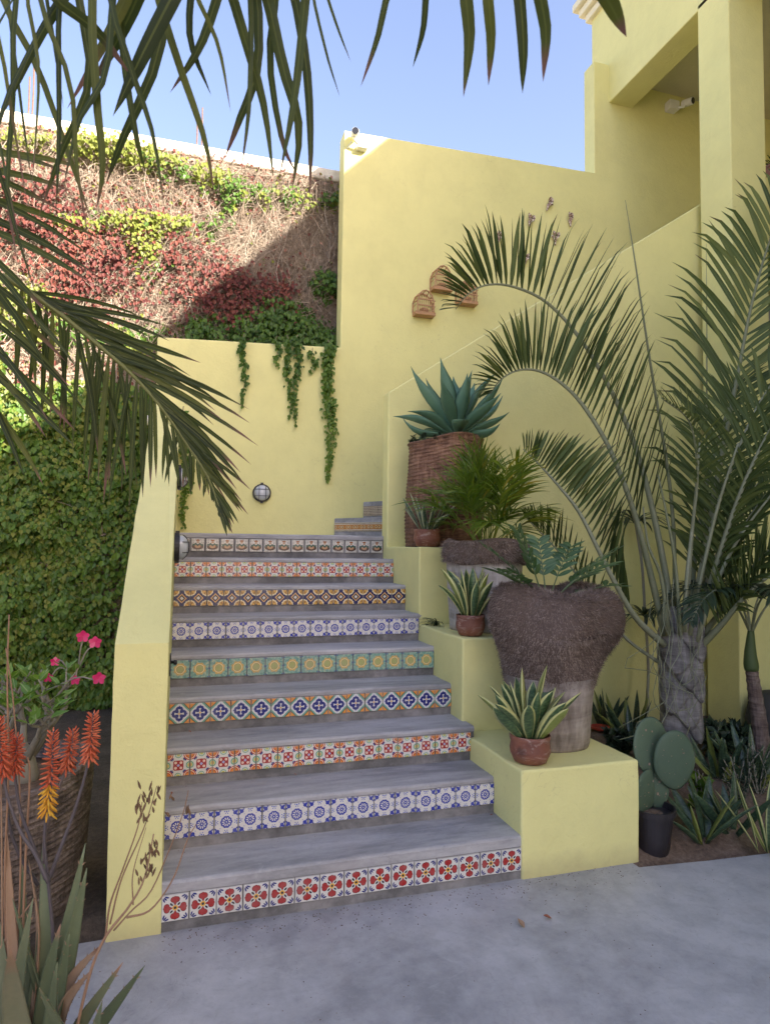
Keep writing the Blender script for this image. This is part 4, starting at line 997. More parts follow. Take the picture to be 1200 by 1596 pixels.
vine(286, 640, 822, 18, 'creeper strand hanging in the corner behind the stair wall lamp', y=3.47, lean=3)
# clump of creeper on the wall behind the palm, at the right
Ls = Leaves(); t = thing('creeper_clump', PY(1165, 425, 2.17), 'clump of green creeper on the house wall behind the palm', 'creeper')
for _ in range(420):
    q = PY(1170+rs.normal()*22, 430+rs.normal()*28, 2.16-.06*rs.random()); Ls.add(q, nrm(V(rs.normal()*.5, -.4, -1)), nrm(V(rs.normal()*.4, -1, .5)), rs.uniform(.04, .075), .022, rs.random()*.5)
Ls.build('foliage', 'ivy_green', t)

# ------------------------------------------------------------------ palms
BUD = {}
def leaflet(mb, base, d, L, w, side, droop, n=7, up=V(0, 0, 1), fold=.3, tipcurl=0.0):
    p = np.asarray(base, float); d = nrm(d); pts = [p.copy()]
    for k in range(n-1):
        d = nrm(d-up*(droop/(n-1))*(0.4+1.2*k/(n-1))-up*(tipcurl if k == n-2 else 0)); p = p+d*L/(n-1); pts.append(p.copy())
    prof = [.35]+[1.0-.15*abs(2*k/(n-1)-.8) if k/(n-1) < .6 else max(.03, 1-((k/(n-1)-.55)/.45)**1.6) for k in range(1, n-1)]+[0]
    mb.strip(pts, [w*q for q in prof], side, fold)
def palm_frond(palm, P, n, Lf, w, A, lift, droop, upv, mat, stem, r0=.016, r1=.003, t0=.22, jit=.08, sides=(1, -1), budget=300, name='frond', tipcurl=.0, seed=0, nseg=7, Afn=None, Lsc={1: 1, -1: 1}):
    rs = np.random.default_rng(seed+100); K = 40; rach = cat_rom(P, K)
    mb = MB(); mb.cr = .3+.4*rs.random(); mb.tube(rach, [r0+(r1-r0)*(k/(K-1))**.8 for k in range(K)], 7); fr = mb.build(name, MAT[stem], palm, smooth=True)
    rest = MB(); nrest = 0
    for k in range(n):
        tt = t0+(1-t0)*(k+.5)/n; q = tt*(K-1); i0 = min(K-2, int(q)); p = rach[i0]+(rach[i0+1]-rach[i0])*(q-i0); T = nrm(rach[i0+1]-rach[i0])
        N = nrm(upv-T*np.dot(upv, T)); S = np.cross(T, N); f = (tt-t0)/(1-t0)
        for s in sides:
            a = R(A)*(1-.25*f)*(1+rs.normal()*jit) if Afn is None else R(Afn(f, s)); lf = R(lift if not isinstance(lift, dict) else lift[s])+rs.normal()*jit*.6
            d = T*math.cos(a)+(S*s*math.cos(lf)+N*math.sin(lf))*math.sin(a)
            l = Lf(f)*(1+rs.normal()*.06)*(Lsc(s, f) if callable(Lsc) else Lsc[s])
            if BUD.get(palm.name, 0) < budget: m_ = MB()
            else: m_ = rest; nrest += 1
            m_.cr = rs.random(); leaflet(m_, p, d, l, w*(1+rs.normal()*.12)*(.7+.3*min(1, l/.4)), np.cross(d, N)+rs.normal(size=3)*.12, (droop[s] if isinstance(droop, dict) else droop)*(1+rs.normal()*.25), nseg, fold=.35, tipcurl=tipcurl*rs.random())
            if m_ is not rest: m_.build('leaflet', MAT[mat], fr, smooth=True); BUD[palm.name] = BUD.get(palm.name, 0)+1
    if nrest: rest.build('leaflets', MAT[mat], fr, smooth=True, kind='stuff')
    return fr
b0 = PZ(1060, 1182, .03); Y0 = b0[1]
pal = thing('triangle_palm', b0, 'big feathery palm with grey scaled trunk arching over the ledge pots', 'palm')
rs = np.random.default_rng(31)
top = PY(1062, 985, Y0)
def ax_(f): return b0+(top-b0)*f
HTK = top[2]-b0[2]
mb = MB(); prof = [(.105, -.04), (.12, 0), (.125, HTK*.2), (.132, HTK*.5), (.142, HTK*.8), (.138, HTK*1.0), (.11, HTK*1.12), (.05, HTK*1.2)]
mb.lathe(b0, dense(prof, 4), 48, lambda th, r, z, k: (r*(1+.08*math.cos(3*(th-.5))), z)); mb.build('trunk', MAT['palm_trunk'], pal, smooth=True)
for k in range(9):                                                  # overlapping leaf bases, pointed below
    zc = HTK*(.16+.105*k); th0 = 4.35+[-.55, .55, 0][k % 3]*1.0+.15*rs.normal(); rr = .136+.004*k; mb = MB(); g = []
    for a in range(9):
        row = []
        for bq in range(11):
            s = -1+2*bq/10; th = th0+s*.85; zz = zc+(.20-a/8*(.30))+.17*abs(s)**1.3*(a/8) ; bul = .020*(1-s*s)*(.3+.7*a/8)+.008*(a/8)
            row.append(mb.av(b0+V(math.cos(th)*(rr+bul), math.sin(th)*(rr+bul), zz)))
        g.append(row)
    for a in range(8):
        for bq in range(10): mb.f.append([g[a][bq], g[a+1][bq], g[a+1][bq+1], g[a][bq+1]])
    bot = [mb.av(np.array(mb.v[i])-nrm(V(mb.v[i][0]-b0[0], mb.v[i][1]-b0[1], 0))*.03) for i in g[8]]
    for bq in range(10): mb.f.append([g[8][bq], bot[bq], bot[bq+1], g[8][bq+1]])
    mb.build('leaf_base', MAT['palm_trunk'], pal, smooth=True)
def F(*uvy): return [PY(u, v, Y0+dy) for u, v, dy in uvy]
L1 = lambda m: (lambda f: m*(.72+.6*f if f < .4 else .96-.74*((f-.4)/.6)**1.25))
fA = F((1048, 985, .02), (1036, 890, .06), (1012, 775, .12), (984, 680, .18), (942, 590, .24), (898, 520, .28), (850, 470, .30), (800, 447, .3), (760, 444, .28), (730, 458, .27), (710, 482, .26))
palm_frond(pal, fA, 47, L1(.74), .0185, 48, 85, .14, V(.25, -.15, 1), 'palm_leaf', 'palm_stem', .030, .003, .17, .035, Afn=lambda f, s: 24+56*math.sin(math.pi*min(1, f**1.3*.92))+rs.normal()*2.0, seed=1, tipcurl=.5)
fB = F((1036, 990, -.05), (1010, 880, -.06), (985, 790, -.05), (950, 700, -.02), (912, 637, .02), (878, 600, .05), (842, 579, .08), (808, 577, .1), (780, 592, .1), (764, 614, .1))
palm_frond(pal, fB, 46, L1(.66), .0175, 50, 82, .2, V(.25, -.2, 1), 'palm_leaf', 'palm_stem', .028, .003, .18, .045, Afn=lambda f, s: 24+56*math.sin(math.pi*min(1, f**1.3*.92))+rs.normal()*2.0, seed=2, tipcurl=.5)
fD = F((1082, 975, .0), (1100, 850, .05), (1122, 720, .1), (1148, 590, .12), (1172, 470, .1), (1204, 362, .05), (1250, 270, .0))
palm_frond(pal, fD, 42, L1(.92), .018, 50, {1: 20, -1: 25}, .55, V(-.5, -.75, .35), 'palm_leaf', 'palm_stem', .034, .004, .20, .09, seed=3, tipcurl=.6)
fC = F((1034, 1005, -.1), (990, 962, -.16), (950, 893, -.18), (905, 803, -.15), (870, 757, -.1), (838, 722, -.06), (815, 700, -.02))
palm_frond(pal, fC, 38, L1(.54), .017, 48, 80, .2, V(.3, -.1, 1), 'palm_leaf', 'palm_stem', .027, .003, .2, .05, Afn=lambda f, s: 24+56*math.sin(math.pi*min(1, f**1.3*.92))+rs.normal()*2.0, seed=4)
fE = F((1088, 1010, -.12), (1122, 975, -.25), (1160, 930, -.4), (1202, 895, -.5), (1265, 858, -.6))
palm_frond(pal, fE, 34, L1(.50), .014, 50, 62, .3, V(-.2, 0, 1), 'palm_leaf', 'palm_stem', .030, .005, .24, .1, seed=5)
fF = F((1092, 965, -.05), (1130, 880, -.15), (1172, 800, -.22), (1235, 720, -.3))
palm_frond(pal, fF, 32, L1(.52), .014, 50, 40, .5, V(-.4, -.3, 1), 'palm_leaf', 'palm_stem', .024, .004, .18, .12, seed=6)
fG = F((1078, 955, .0), (1106, 830, -.08), (1148, 705, -.15), (1200, 602, -.25), (1270, 545, -.35))
palm_frond(pal, fG, 36, L1(.58), .015, 50, 35, .6, V(-.5, -.4, .8), 'palm_leaf', 'palm_stem', .024, .004, .18, .12, seed=7)
fH = F((1030, 1035, .05), (972, 992, .16), (918, 922, .25), (872, 862, .3), (838, 826, .32), (818, 806, .33))
palm_frond(pal, fH, 24, L1(.34), .013, 48, 55, .3, V(.3, 0, 1), 'palm_leaf', 'palm_stem', .015, .003, .35, .08, seed=8)
fK = F((1070, 950, -.1), (1078, 830, -.2), (1086, 740, -.35), (1075, 660, -.5), (1030, 620, -.62))
palm_frond(pal, fK, 22, L1(.34), .012, 50, 30, .6, V(-.2, -.6, .6), 'palm_leaf', 'palm_stem', .017, .003, .45, .10, seed=9)
for j_, (pts, nn_, ln_) in enumerate((((( 1090, 970, -.1), (1125, 850, -.25), (1165, 740, -.4), (1215, 650, -.55), (1290, 600, -.7)), 34, .5), (((1095, 990, -.1), (1140, 930, -.25), (1185, 870, -.4), (1250, 820, -.5)), 30, .48),
        (((1075, 960, .1), (1085, 850, .25), (1110, 720, .4), (1150, 600, .5), (1215, 520, .55)), 36, .5), (((1085, 960, .05), (1115, 870, .1), (1160, 780, .2), (1230, 700, .3)), 32, .45))):
    palm_frond(pal, F(*pts), nn_, L1(ln_), .0115, 50, 35, .6, V(-.4, -.4, .8), 'palm_leaf', 'palm_stem', .026, .004, .16, .13, seed=80+j_)
# unopened spear leaves and cut leaf stalks
for pts, r0 in ((F((1052, 975, .1), (1046, 780, .14), (1012, 560, .2), (988, 400, .25), (974, 312, .28)), .018), (F((1094, 960, .12), (1099, 760, .16), (1101, 560, .22), (1100, 380, .25)), .013)):
    mb = MB(); q = cat_rom(pts, 16); mb.tube(q, [r0*(1-.9*k/15) for k in range(16)], 6); mb.build('spear_leaf', MAT['palm_stem'], pal, smooth=True)
for pts, r0 in ((F((1042, 990, -.12), (1030, 900, -.15), (1010, 850, -.18), (1002, 790, -.2)), .016), (F((1060, 990, -.17), (1052, 880, -.18), (1038, 800, -.2), (1025, 740, -.2)), .015),
                (F((1074, 990, -.17), (1092, 900, -.22), (1118, 790, -.3), (1150, 690, -.4)), .018), (F((1085, 1000, -.18), (1112, 920, -.25), (1150, 840, -.35), (1210, 760, -.45)), .018),
                (F((1066, 985, -.18), (1070, 900, -.2), (1082, 790, -.2), (1090, 690, -.2)), .018)):
    mb = MB(); q = cat_rom(pts, 12); mb.tube(q, [r0*(1.1-.75*k/11) for k in range(12)], 7); mb.build('leaf_stalk', MAT['palm_stem'], pal, smooth=True)
# thin dangling threads
for k in range(16):
    u0, v0 = rs.uniform(1005, 1110), rs.uniform(900, 1010); q = [PY(u0+rs.normal()*14*j/5+(j/5)**2*rs.normal()*20, v0+(180+60*rs.random())*j/6, Y0-.2-.02*j) for j in range(6)]
    mb = MB(); mb.tube(cat_rom(q, 12), .0028, 4); mb.build('hanging_thread', MAT['palm_stem'], pal)

# smaller palm at the right edge: ringed trunk, green crownshaft
b1 = PZ(1188, 1188, .03); t = thing('small_palm', b1, 'slender young palm with ringed reddish trunk at the right edge', 'palm'); rs = np.random.default_rng(5)
q = [b1-V(0, 0, .05), b1+V(-.02, 0, .25), b1+V(-.06, 0, .5), b1+V(-.085, 0, .66)]
mb = MB(); mb.tube(cat_rom(q, 26), [.058-.018*k/25+(.004 if k % 3 == 0 else 0) for k in range(26)], 14); mb.build('trunk', MAT['ringed_trunk'], t)
mb = MB(); mb.tube(cat_rom([q[-1], q[-1]+V(-.01, 0, .12), q[-1]+V(0, 0, .3)], 10), [.046, .05, .05, .047, .043, .04, .035, .03, .025, .02], 14); mb.build('crownshaft', MAT['palm_leaf'], t, smooth=True)
cr_ = q[-1]+V(0, 0, .26)
for k in range(7):
    a = k*2.4+1; out = V(math.cos(a), math.sin(a), 0); P = [cr_, cr_+out*.12+V(0, 0, .22), cr_+out*.32+V(0, 0, .34), cr_+out*.55+V(0, 0, .28), cr_+out*.72+V(0, 0, .12)]
    palm_frond(t, P, 20, L1(.30), .013, 50, 15, .7, V(0, 0, 1), 'dark_leaf', 'palm_stem', .01, .002, .3, .1, seed=40+k, budget=0)
# dark strap-leaved plant climbing behind the palm
b2 = PZ(1003, 1142, .03); t = thing('dark_bromeliad', b2, 'dark strap-leaved plant on a thin stem against the wall behind the palm', 'plant')
sA, sB = PY(1005, 960, b2[1]+.1), PY(990, 815, b2[1]+.12)
mb = MB(); mb.tube(cat_rom([b2, PY(1010, 1050, b2[1]+.05), sA, PY(1000, 880, b2[1]+.12), sB], 16), .012, 7); mb.build('stem', MAT['grey_stem'], t)
for c_, n in ((sA, 18), (sB, 22)):
    for k in range(n):
        a = rs.uniform(0, 6.28); d = nrm(V(math.cos(a), math.sin(a)*.6, rs.uniform(.3, 1.0))); mb = MB(); leaflet(mb, c_+rpt(.01), d, rs.uniform(.22, .40), .015, side_of(d), 1.9, 8); mb.build('leaf', MAT['dark_leaf'], t, smooth=True)

# ------------------------------------------------------------------ palm in front of the camera: crown out of frame, fronds reaching in
cr_ = PD(-330, 20, 1.75); base = V(cr_[0]-.05, cr_[1], 0)
fp = thing('coconut_palm', base, 'palm whose long drooping leaflets hang into the top and the left edge', 'palm')
mb = MB(); mb.tube(cat_rom([base-V(0, 0, .06), base+V(.03, 0, .9), cr_-V(0, 0, .5), cr_-V(0, 0, .05)], 24), [.13-.05*k/23+(.006 if k % 2 else 0) for k in range(24)], 16); mb.build('trunk', MAT['ringed_trunk'], fp)
rs = np.random.default_rng(55)
# frond along the left edge, hanging over the stair wall
def FD(*q): return [PD(u, v, s) for u, v, s in q]
P = [cr_]+FD((-130, 330, 1.95), (-40, 405, 2.05), (30, 445, 2.1), (95, 490, 2.15), (150, 535, 2.18), (200, 578, 2.2), (248, 630, 2.22), (290, 690, 2.24), (325, 745, 2.25), (345, 800, 2.25))
def lenf(f): return .52*(.75+.5*f if f < .45 else .975-.80*(f-.45)/.55)
palm_frond(fp, P, 48, lenf, .0084, 40, {1: -6, -1: 4}, {1: .85, -1: .32}, -_fw, 'coco_leaf', 'coco_stem', .014, .0025, .30, .13, budget=400, seed=70, Afn=lambda f, s: (58-40*f+rs.normal()*10) if s > 0 else (25-17*f+rs.normal()*6), nseg=8, Lsc=lambda s, f: (.88*(1-.78*max(0, f-.40)/.60) if s > 0 else .90))
# second frond behind the left edge: only its leaflets show
P = [cr_]+FD((-200, 180, 1.9), (-130, 260, 1.95), (-80, 330, 2.0), (-50, 420, 2.0), (-35, 520, 2.0), (-30, 620, 2.0))
palm_frond(fp, P, 22, lambda f: .50-.15*f, .010, 48, {1: 10, -1: -5}, .42, -_fw, 'coco_leaf', 'coco_stem', .013, .003, .2, .22, budget=400, seed=71, nseg=8)
# near fronds above the frame: long leaflets hang down into view
def near_frond(P, items, dep, seed):
    rs = np.random.default_rng(seed); K = 40; rach = cat_rom(P, K); mb = MB(); mb.cr = .4
    mb.tube(rach, [.014-.010*k/(K-1) for k in range(K)], 7); fr = mb.build('frond', MAT['coco_stem'], fp, smooth=True)
    for it in items:
        w = it[0]; dd = dep+rs.normal()*.06; pts = [PD(u, v, dd+.03*j) for j, (u, v) in enumerate(it[1:])]
        j = int(np.argmin([np.linalg.norm(r_-pts[0]) for r_ in rach])); pts = [rach[j]]+pts
        q = cat_rom(pts, 12); half = w*.41/FPX*dd; mb = MB(); mb.cr = rs.random()
        prof = [.4, .7, .9, 1, 1, .98, .95, .88, .76, .58, .32, 0]
        mb.strip(q, [half*a for a in prof], rot_about(_R, _fw, rs.normal()*.05)+_fw*rs.normal()*.25, .3); mb.build('leaflet', MAT['coco_leaf'], fr, smooth=True)
IT = [(9, (-5, -30), (10, 120), (45, 330)), (8, (10, -40), (30, 140), (52, 300)), (15, (0, -20), (58, 105), (110, 250), (143, 345)), (11, (45, -40), (60, 110), (50, 300)), (8, (72, -40), (85, 70), (100, 170)),
      (24, (80, -20), (150, 48), (205, 118)), (24, (205, -30), (165, 60), (105, 170)), (34, (285, -40), (222, 85), (176, 182)), (20, (345, -30), (312, 70), (265, 145)), (16, (180, -40), (165, 110), (122, 190), (98, 300)),
      (13, (190, 60), (212, 210), (228, 268)), (15, (170, -20), (205, 110), (238, 210), (257, 328)), (17, (240, -30), (275, 90), (318, 215), (334, 300)), (20, (350, -40), (385, 72), (412, 170), (427, 285)), (18, (395, -40), (402, 100), (372, 190), (350, 248)),
      (11, (388, -30), (389, 150), (376, 270)), (22, (405, -40), (440, 100), (466, 200), (455, 300)), (18, (450, -40), (476, 90), (484, 210), (483, 308)), (20, (478, -40), (460, 140), (436, 275)), (6, (485, -30), (508, 80), (530, 152)), (6, (500, -40), (525, 40), (547, 97)),
      (9, (300, -30), (340, 70), (360, 175)), (15, (120, -30), (140, 120), (95, 240), (60, 340)), (12, (30, -30), (20, 160), (12, 300), (30, 420)), (12, (95, -30), (92, 200), (88, 330)), (18, (145, -20), (150, 150), (160, 260), (150, 330)), (9, (-20, 80), (5, 250), (40, 420)), (20, (255, -40), (245, 90), (190, 220), (165, 290)),
      (16, (300, -40), (296, 60), (330, 150)), (20, (120, -40), (60, 60), (5, 180)), (14, (430, -40), (420, 90), (440, 220), (462, 270)), (10, (60, -30), (110, 130), (120, 260), (140, 380)), (9, (0, 180), (15, 320), (60, 470)), (26, (225, -40), (190, 50), (140, 140))]
near_frond([cr_]+FD((-180, -160, 1.45), (0, -110, 1.25), (180, -90, 1.15), (350, -80, 1.12), (480, -70, 1.1), (560, -60, 1.1)), IT, 1.15, 5)
IT2 = [(13, (612, -30), (588, 60), (562, 136)), (14, (668, -30), (660, 45), (643, 106)), (26, (726, -30), (731, 60), (722, 152)), (24, (763, -30), (766, 60), (761, 134)), (27, (808, -30), (816, 70), (814, 146)), (26, (842, -30), (851, 50), (846, 128)), (36, (930, -30), (955, 15), (976, 58)), (14, (560, -40), (545, -20), (530, -5))]
near_frond([cr_]+FD((-120, -420, 1.5), (200, -380, 1.25), (500, -220, 1.1), (700, -110, 1.05), (850, -70, 1.02), (990, -20, 1.0)), IT2, 1.02, 6)

# ------------------------------------------------------------------ left bed: trunk planter with desert rose, flowering aloe
c = V(-.715, .36, .0); t = thing('potted_desert_rose', c, 'desert rose with pink flowers in a wide dark trunk planter on the left', 'potted plant'); rs = np.random.default_rng(17)
mb = MB(); HB, RBB = .60, .405
mb.lathe(c, [(RBB*.92, -.03)]+[(RBB*(.93+.08*q), HB*q) for q in np.linspace(0, .97, 125)]+[(RBB*1.0, HB), (RBB*.92, HB), (RBB*.88, HB*.85)], 80, lambda th, r, z, k: (r*(1+.018*math.sin(3*th)+ridge(th, z, .024, .034)), z+(.02*math.sin(th*2+1) if z > .2 else 0))); mb.build('planter', MAT['dark_trunk'], t, smooth=True)
mb = MB(); mb.lathe(c, [(RBB*.9, HB*.88), (RBB*.4, HB*.9), (.001, HB*.9)], 24); mb.build('soil', MAT['soil'], t, smooth=True)
LV, tips = Leaves(), []
def grow(p, d, L, r, lev):
    mb = MB(); pts = leaf_path(p, d, L, curl=.25+rs.normal()*.15, n=6); mb.cr = rs.random(); mb.tube(pts, [r*(1-.35*k/5) for k in range(6)], 8); mb.build('branch', MAT['grey_stem'], t, smooth=True)
    e = pts[-1]
    if lev == 0: tips.append((e, nrm(pts[-1]-pts[-2]))); return
    for k in range(2 if lev < 3 else 3):  # forks
        grow(e-(pts[-1]-pts[-2])*.3*k, nrm(nrm(pts[-1]-pts[-2])*.9+rs.normal(size=3)*V(.55, .55, .25)), L*rs.uniform(.62, .85), r*.62, lev-1)
root = c+V(.13, -.03, HB*.88)
mb = MB(); mb.lathe(root, [(.055, -.02), (.062, .03), (.05, .09), (.034, .14), (.015, .17)], 16, lambda th, r, z, k: (r*(1+.12*math.sin(2*th+1)), z)); mb.build('caudex', MAT['grey_stem'], t, smooth=True)
for a in (.3, 1.7, 3.2, 4.3, 5.4): grow(root+V(math.cos(a)*.03, math.sin(a)*.03, .10), nrm(V(math.cos(a)*.75, math.sin(a)*.6, .9)), .15, .018, 3)
for e, d in tips:
    for k in range(rs.integers(1, 5)):
        a = rs.uniform(0, 6.28); o = nrm(V(math.cos(a), math.sin(a), .35)+d*.5); l = rs.uniform(.05, .085); LV.add(e-d*.02*rs.random(), o, nrm(V(0, 0, 1)+rs.normal(size=3)*.3), l, l*.24, rs.random())
LV.build('foliage', 'adenium_leaf', t)
for (u, v, yy) in ((130, 992, .28), (149, 1001, .28), (155, 1057, .15), (87, 1031, .3), (76, 1056, .3), (118, 1060, .25)):
    f0 = PY(u, v, yy); sc = .82 if u > 100 and v < 1058 else .62; mb = MB()
    st0 = min((e for e, d in tips), key=lambda e: np.linalg.norm(e-f0)); mb.tube(cat_rom([st0, (st0+f0)/2+V(0, 0, .02), f0-V(0, -.01, .015)], 6), .0035, 5); fs = mb.build('flower_stem', MAT['grey_stem'], t)
    for k in range(5):
        a = k*1.2566+.3; d = nrm(V(math.cos(a), -.25, math.sin(a)*.9+.15)); mb = MB(); mb.cr = rs.random(); mb.strip(leaf_path(f0, d, .036*sc, n=6, curl=-.2), [.003, .006*sc, .011*sc, .0135*sc, .010*sc, .001], np.cross(d, V(0, -1, 0)), .15); mb.build('petal', MAT['pink_petal'], fs, smooth=True)
# big brown-green strap leaf leaning behind the planter
# aloe: rosettes, orange flower spikes, dry seed stalk
DA = 1.72; ab = PD(60, 1640, DA); base = V(ab[0], ab[1], 0.0); t = thing('flowering_aloe', base, 'spiky aloe with orange flower spikes at the bottom left corner', 'aloe'); rs = np.random.default_rng(23)
mb = MB(); mb.tube([base-V(0, 0, .02), base+V(.01, 0, .12), base+V(0, 0, .30)], [.05, .05, .035], 10); mb.build('stem', MAT['dry_stalk'], t)
mb = MB(); mb.tube([base-V(0, 0, .02), base+V(.12, .05, .08), PD(150, 1680, DA)], [.04, .04, .03], 10); mb.build('stem', MAT['dry_stalk'], t)
AL = [((55, 1640), (100, 1470), (134, 1314), 24, 0, .0), ((75, 1650), (110, 1480), (136, 1353), 26, 0, -.05), ((45, 1640), (70, 1470), (67, 1316), 26, 0, .1), ((25, 1640), (40, 1500), (33, 1322), 24, 0, .12), ((15, 1650), (5, 1500), (-25, 1340), 26, 0, .1), ((65, 1660), (95, 1540), (109, 1455), 24, 0, -.1),
      ((50, 1700), (25, 1570), (17, 1478), 40, 0, -.22), ((95, 1660), (130, 1590), (192, 1500), 22, 0, -.12), ((105, 1670), (160, 1590), (226, 1505), 24, 0, -.14), ((85, 1620), (110, 1530), (161, 1470), 18, 1, -.05), ((85, 1630), (105, 1560), (142, 1513), 18, 1, -.1), ((60, 1640), (75, 1530), (95, 1440), 26, 0, -.04),
      ((35, 1660), (30, 1540), (52, 1400), 28, 0, -.05), ((70, 1680), (80, 1600), (90, 1500), 34, 0, -.2), ((20, 1680), (-10, 1590), (-40, 1480), 30, 0, -.15), ((110, 1690), (140, 1640), (160, 1560), 24, 0, -.25), ((30, 1600), (18, 1440), (12, 1300), 16, 1, .08), ((50, 1600), (60, 1450), (45, 1340), 16, 1, .1), ((90, 1640), (60, 1540), (20, 1400), 26, 0, .02), ((95, 1700), (100, 1620), (62, 1540), 30, 0, -.25)]
for (a, m_, e, w, dry, dz) in AL:
    q = cat_rom([PD(*a, DA), PD(*m_, DA+dz*.5), PD(*e, DA+dz)], 11); half = w*.5/FPX*DA*1.05; mb = MB(); mb.cr = rs.random()
    d = nrm(q[-1]-q[0]); side = np.cross(d, -_fw)+rs.normal(size=3)*.25
    mb.blade(q, [half*k for k in (.95, 1, 1, .97, .92, .84, .74, .6, .44, .25, .04)], side, half*.45, .25)
    lf = mb.build('leaf', MAT['aloe_dry_leaf' if dry else 'aloe_leaf'], t, smooth=True)
    mb = MB()                                                       # marginal teeth
    for k in range(1, 10):
        T = nrm(q[min(10, k+1)]-q[k-1]); sd = nrm(side-T*np.dot(side, T)); wk = half*(.97-.085*k)
        for s in (-1, 1):
            p_ = q[k]+sd*s*wk*.98; mb.tube([p_-T*.003, p_+sd*s*.006+T*.005], [.0022, .0003], 4)
    mb.build('teeth', MAT['aloe_dry_leaf'], lf, kind='stuff')
def raceme(pts, n, L, rad, yel, dd, label=None):
    """stalk ending in drooping tubular flowers"""
    q = cat_rom([PD(u, v, dd) for u, v in pts], 24); mb = MB(); mb.cr = rs.random(); mb.tube(q, [.0055-.003*k/23 for k in range(24)], 7); stl = mb.build('flower_stalk', MAT['aloe_stalk'], t, smooth=True)
    top_ = q[-1]; ln = 0; k = 23
    while k > 0 and ln < L: ln += np.linalg.norm(q[k]-q[k-1]); k -= 1
    seg = q[k:]; m1, m2 = MB(), MB()
    for j in range(n):
        f = j/n; p_ = seg[0]+(top_-seg[0])*f; a = j*2.4; o = V(math.cos(a), math.sin(a), 0); d = nrm(o*(.75-.2*f)+V(0, 0, -.75+1.45*f**1.2)); l = .025*(1.0-.5*f)
        m = m2 if (yel and f < .34) else m1; m.cr = rs.random(); r_ = .0025*(1-.3*f)
        m.tube([p_, p_+o*.006, p_+o*.006+d*l*.5, p_+o*.006+d*l], [r_*.6, r_, r_*1.1, r_*.55], 6)
    m1.build('blossoms', MAT['aloe_flower'], stl, smooth=True)
    if yel: m2.build('open_blossoms', MAT['aloe_flower_yellow'], stl, smooth=True)
raceme([(80, 1640), (84, 1480), (76, 1375), (70, 1300), (80, 1230), (84, 1140)], 130, .19, .02, True, 1.72)
raceme([(76, 1375), (92, 1330), (118, 1260), (140, 1180), (146, 1112)], 90, .115, .02, False, 1.74)
raceme([(76, 1375), (55, 1330), (30, 1290), (8, 1220), (-2, 1120)], 90, .12, .02, False, 1.70)
raceme([(70, 1345), (72, 1290), (92, 1230), (110, 1180), (115, 1138)], 80, .10, .02, False, 1.80)
raceme([(72, 1370), (50, 1310), (32, 1260), (24, 1200), (28, 1148)], 75, .09, .02, False, 1.76)
raceme([(60, 1380), (30, 1330), (15, 1280), (10, 1200), (14, 1140)], 75, .10, .02, False, 1.83)
for pts, r_, m_ in (([(20, 1640), (8, 1400), (14, 1200), (12, 1060), (15, 958)], .0035, 'dry_stalk'), ([(10, 1640), (30, 1430), (32, 1250), (22, 1100), (10, 1010)], .003, 'dry_stalk'), ([(5, 1640), (4, 1400), (2, 1200)], .0035, 'aloe_dry_leaf'), ([(30, 1640), (40, 1350), (47, 1215), (44, 1180)], .004, 'dry_stalk'), ([(0, 1480), (25, 1440), (55, 1400)], .004, 'aloe_dry_leaf')):
    mb = MB(); q = cat_rom([PD(u, v, 1.78) for u, v in pts], 16); mb.tube(q, [r_*(1-.5*k/15) for k in range(16)], 6); mb.build('dry_stalk', MAT[m_], t, smooth=True)
# dry branching seed stalk, with pods
def stalk(pts, r0, dd, parent=None):
    mb = MB(); q = cat_rom([PD(u, v, dd) for u, v in pts], 18); mb.tube(q, [r0*(1-.6*k/17) for k in range(18)], 6); return mb.build('seed_stalk', MAT['dry_stalk'], t, smooth=True)
DS = 1.62
stalk([(112, 1640), (140, 1520), (165, 1460), (200, 1415), (225, 1370), (240, 1300)], .0045, DS); stalk([(165, 1460), (172, 1410), (190, 1360), (215, 1290), (222, 1250)], .003, DS); stalk([(172, 1440), (190, 1370), (225, 1290), (245, 1225)], .0026, DS)
stalk([(198, 1430), (235, 1418), (270, 1370), (292, 1310), (306, 1285)], .0028, DS); stalk([(178, 1450), (205, 1420), (235, 1390), (262, 1330), (285, 1270), (294, 1232)], .0025, DS); stalk([(208, 1410), (208, 1360), (228, 1290)], .002, DS)
for cu, cv, n, sp in ((222, 1262, 16, 12), (240, 1325, 12, 8), (233, 1352, 20, 13), (245, 1235, 5, 8), (232, 1235, 6, 10), (266, 1242, 2, 3), (293, 1262, 3, 4), (262, 1270, 2, 3)):
    for k in range(n):
        p_ = PD(cu+rs.normal()*sp*.55, cv+rs.normal()*sp, DS+rs.normal()*.02); d = nrm(V(rs.normal()*.4, rs.normal()*.3, 1)); mb = MB(); mb.cr = rs.random(); l = rs.uniform(.007, .013); mb.tube([p_-d*l, p_-d*l*.4, p_+d*l*.3, p_+d*l], [.0008, .0030, .0026, .0004], 6); mb.build('seed_pod', MAT['dry_pod'], t, smooth=True)

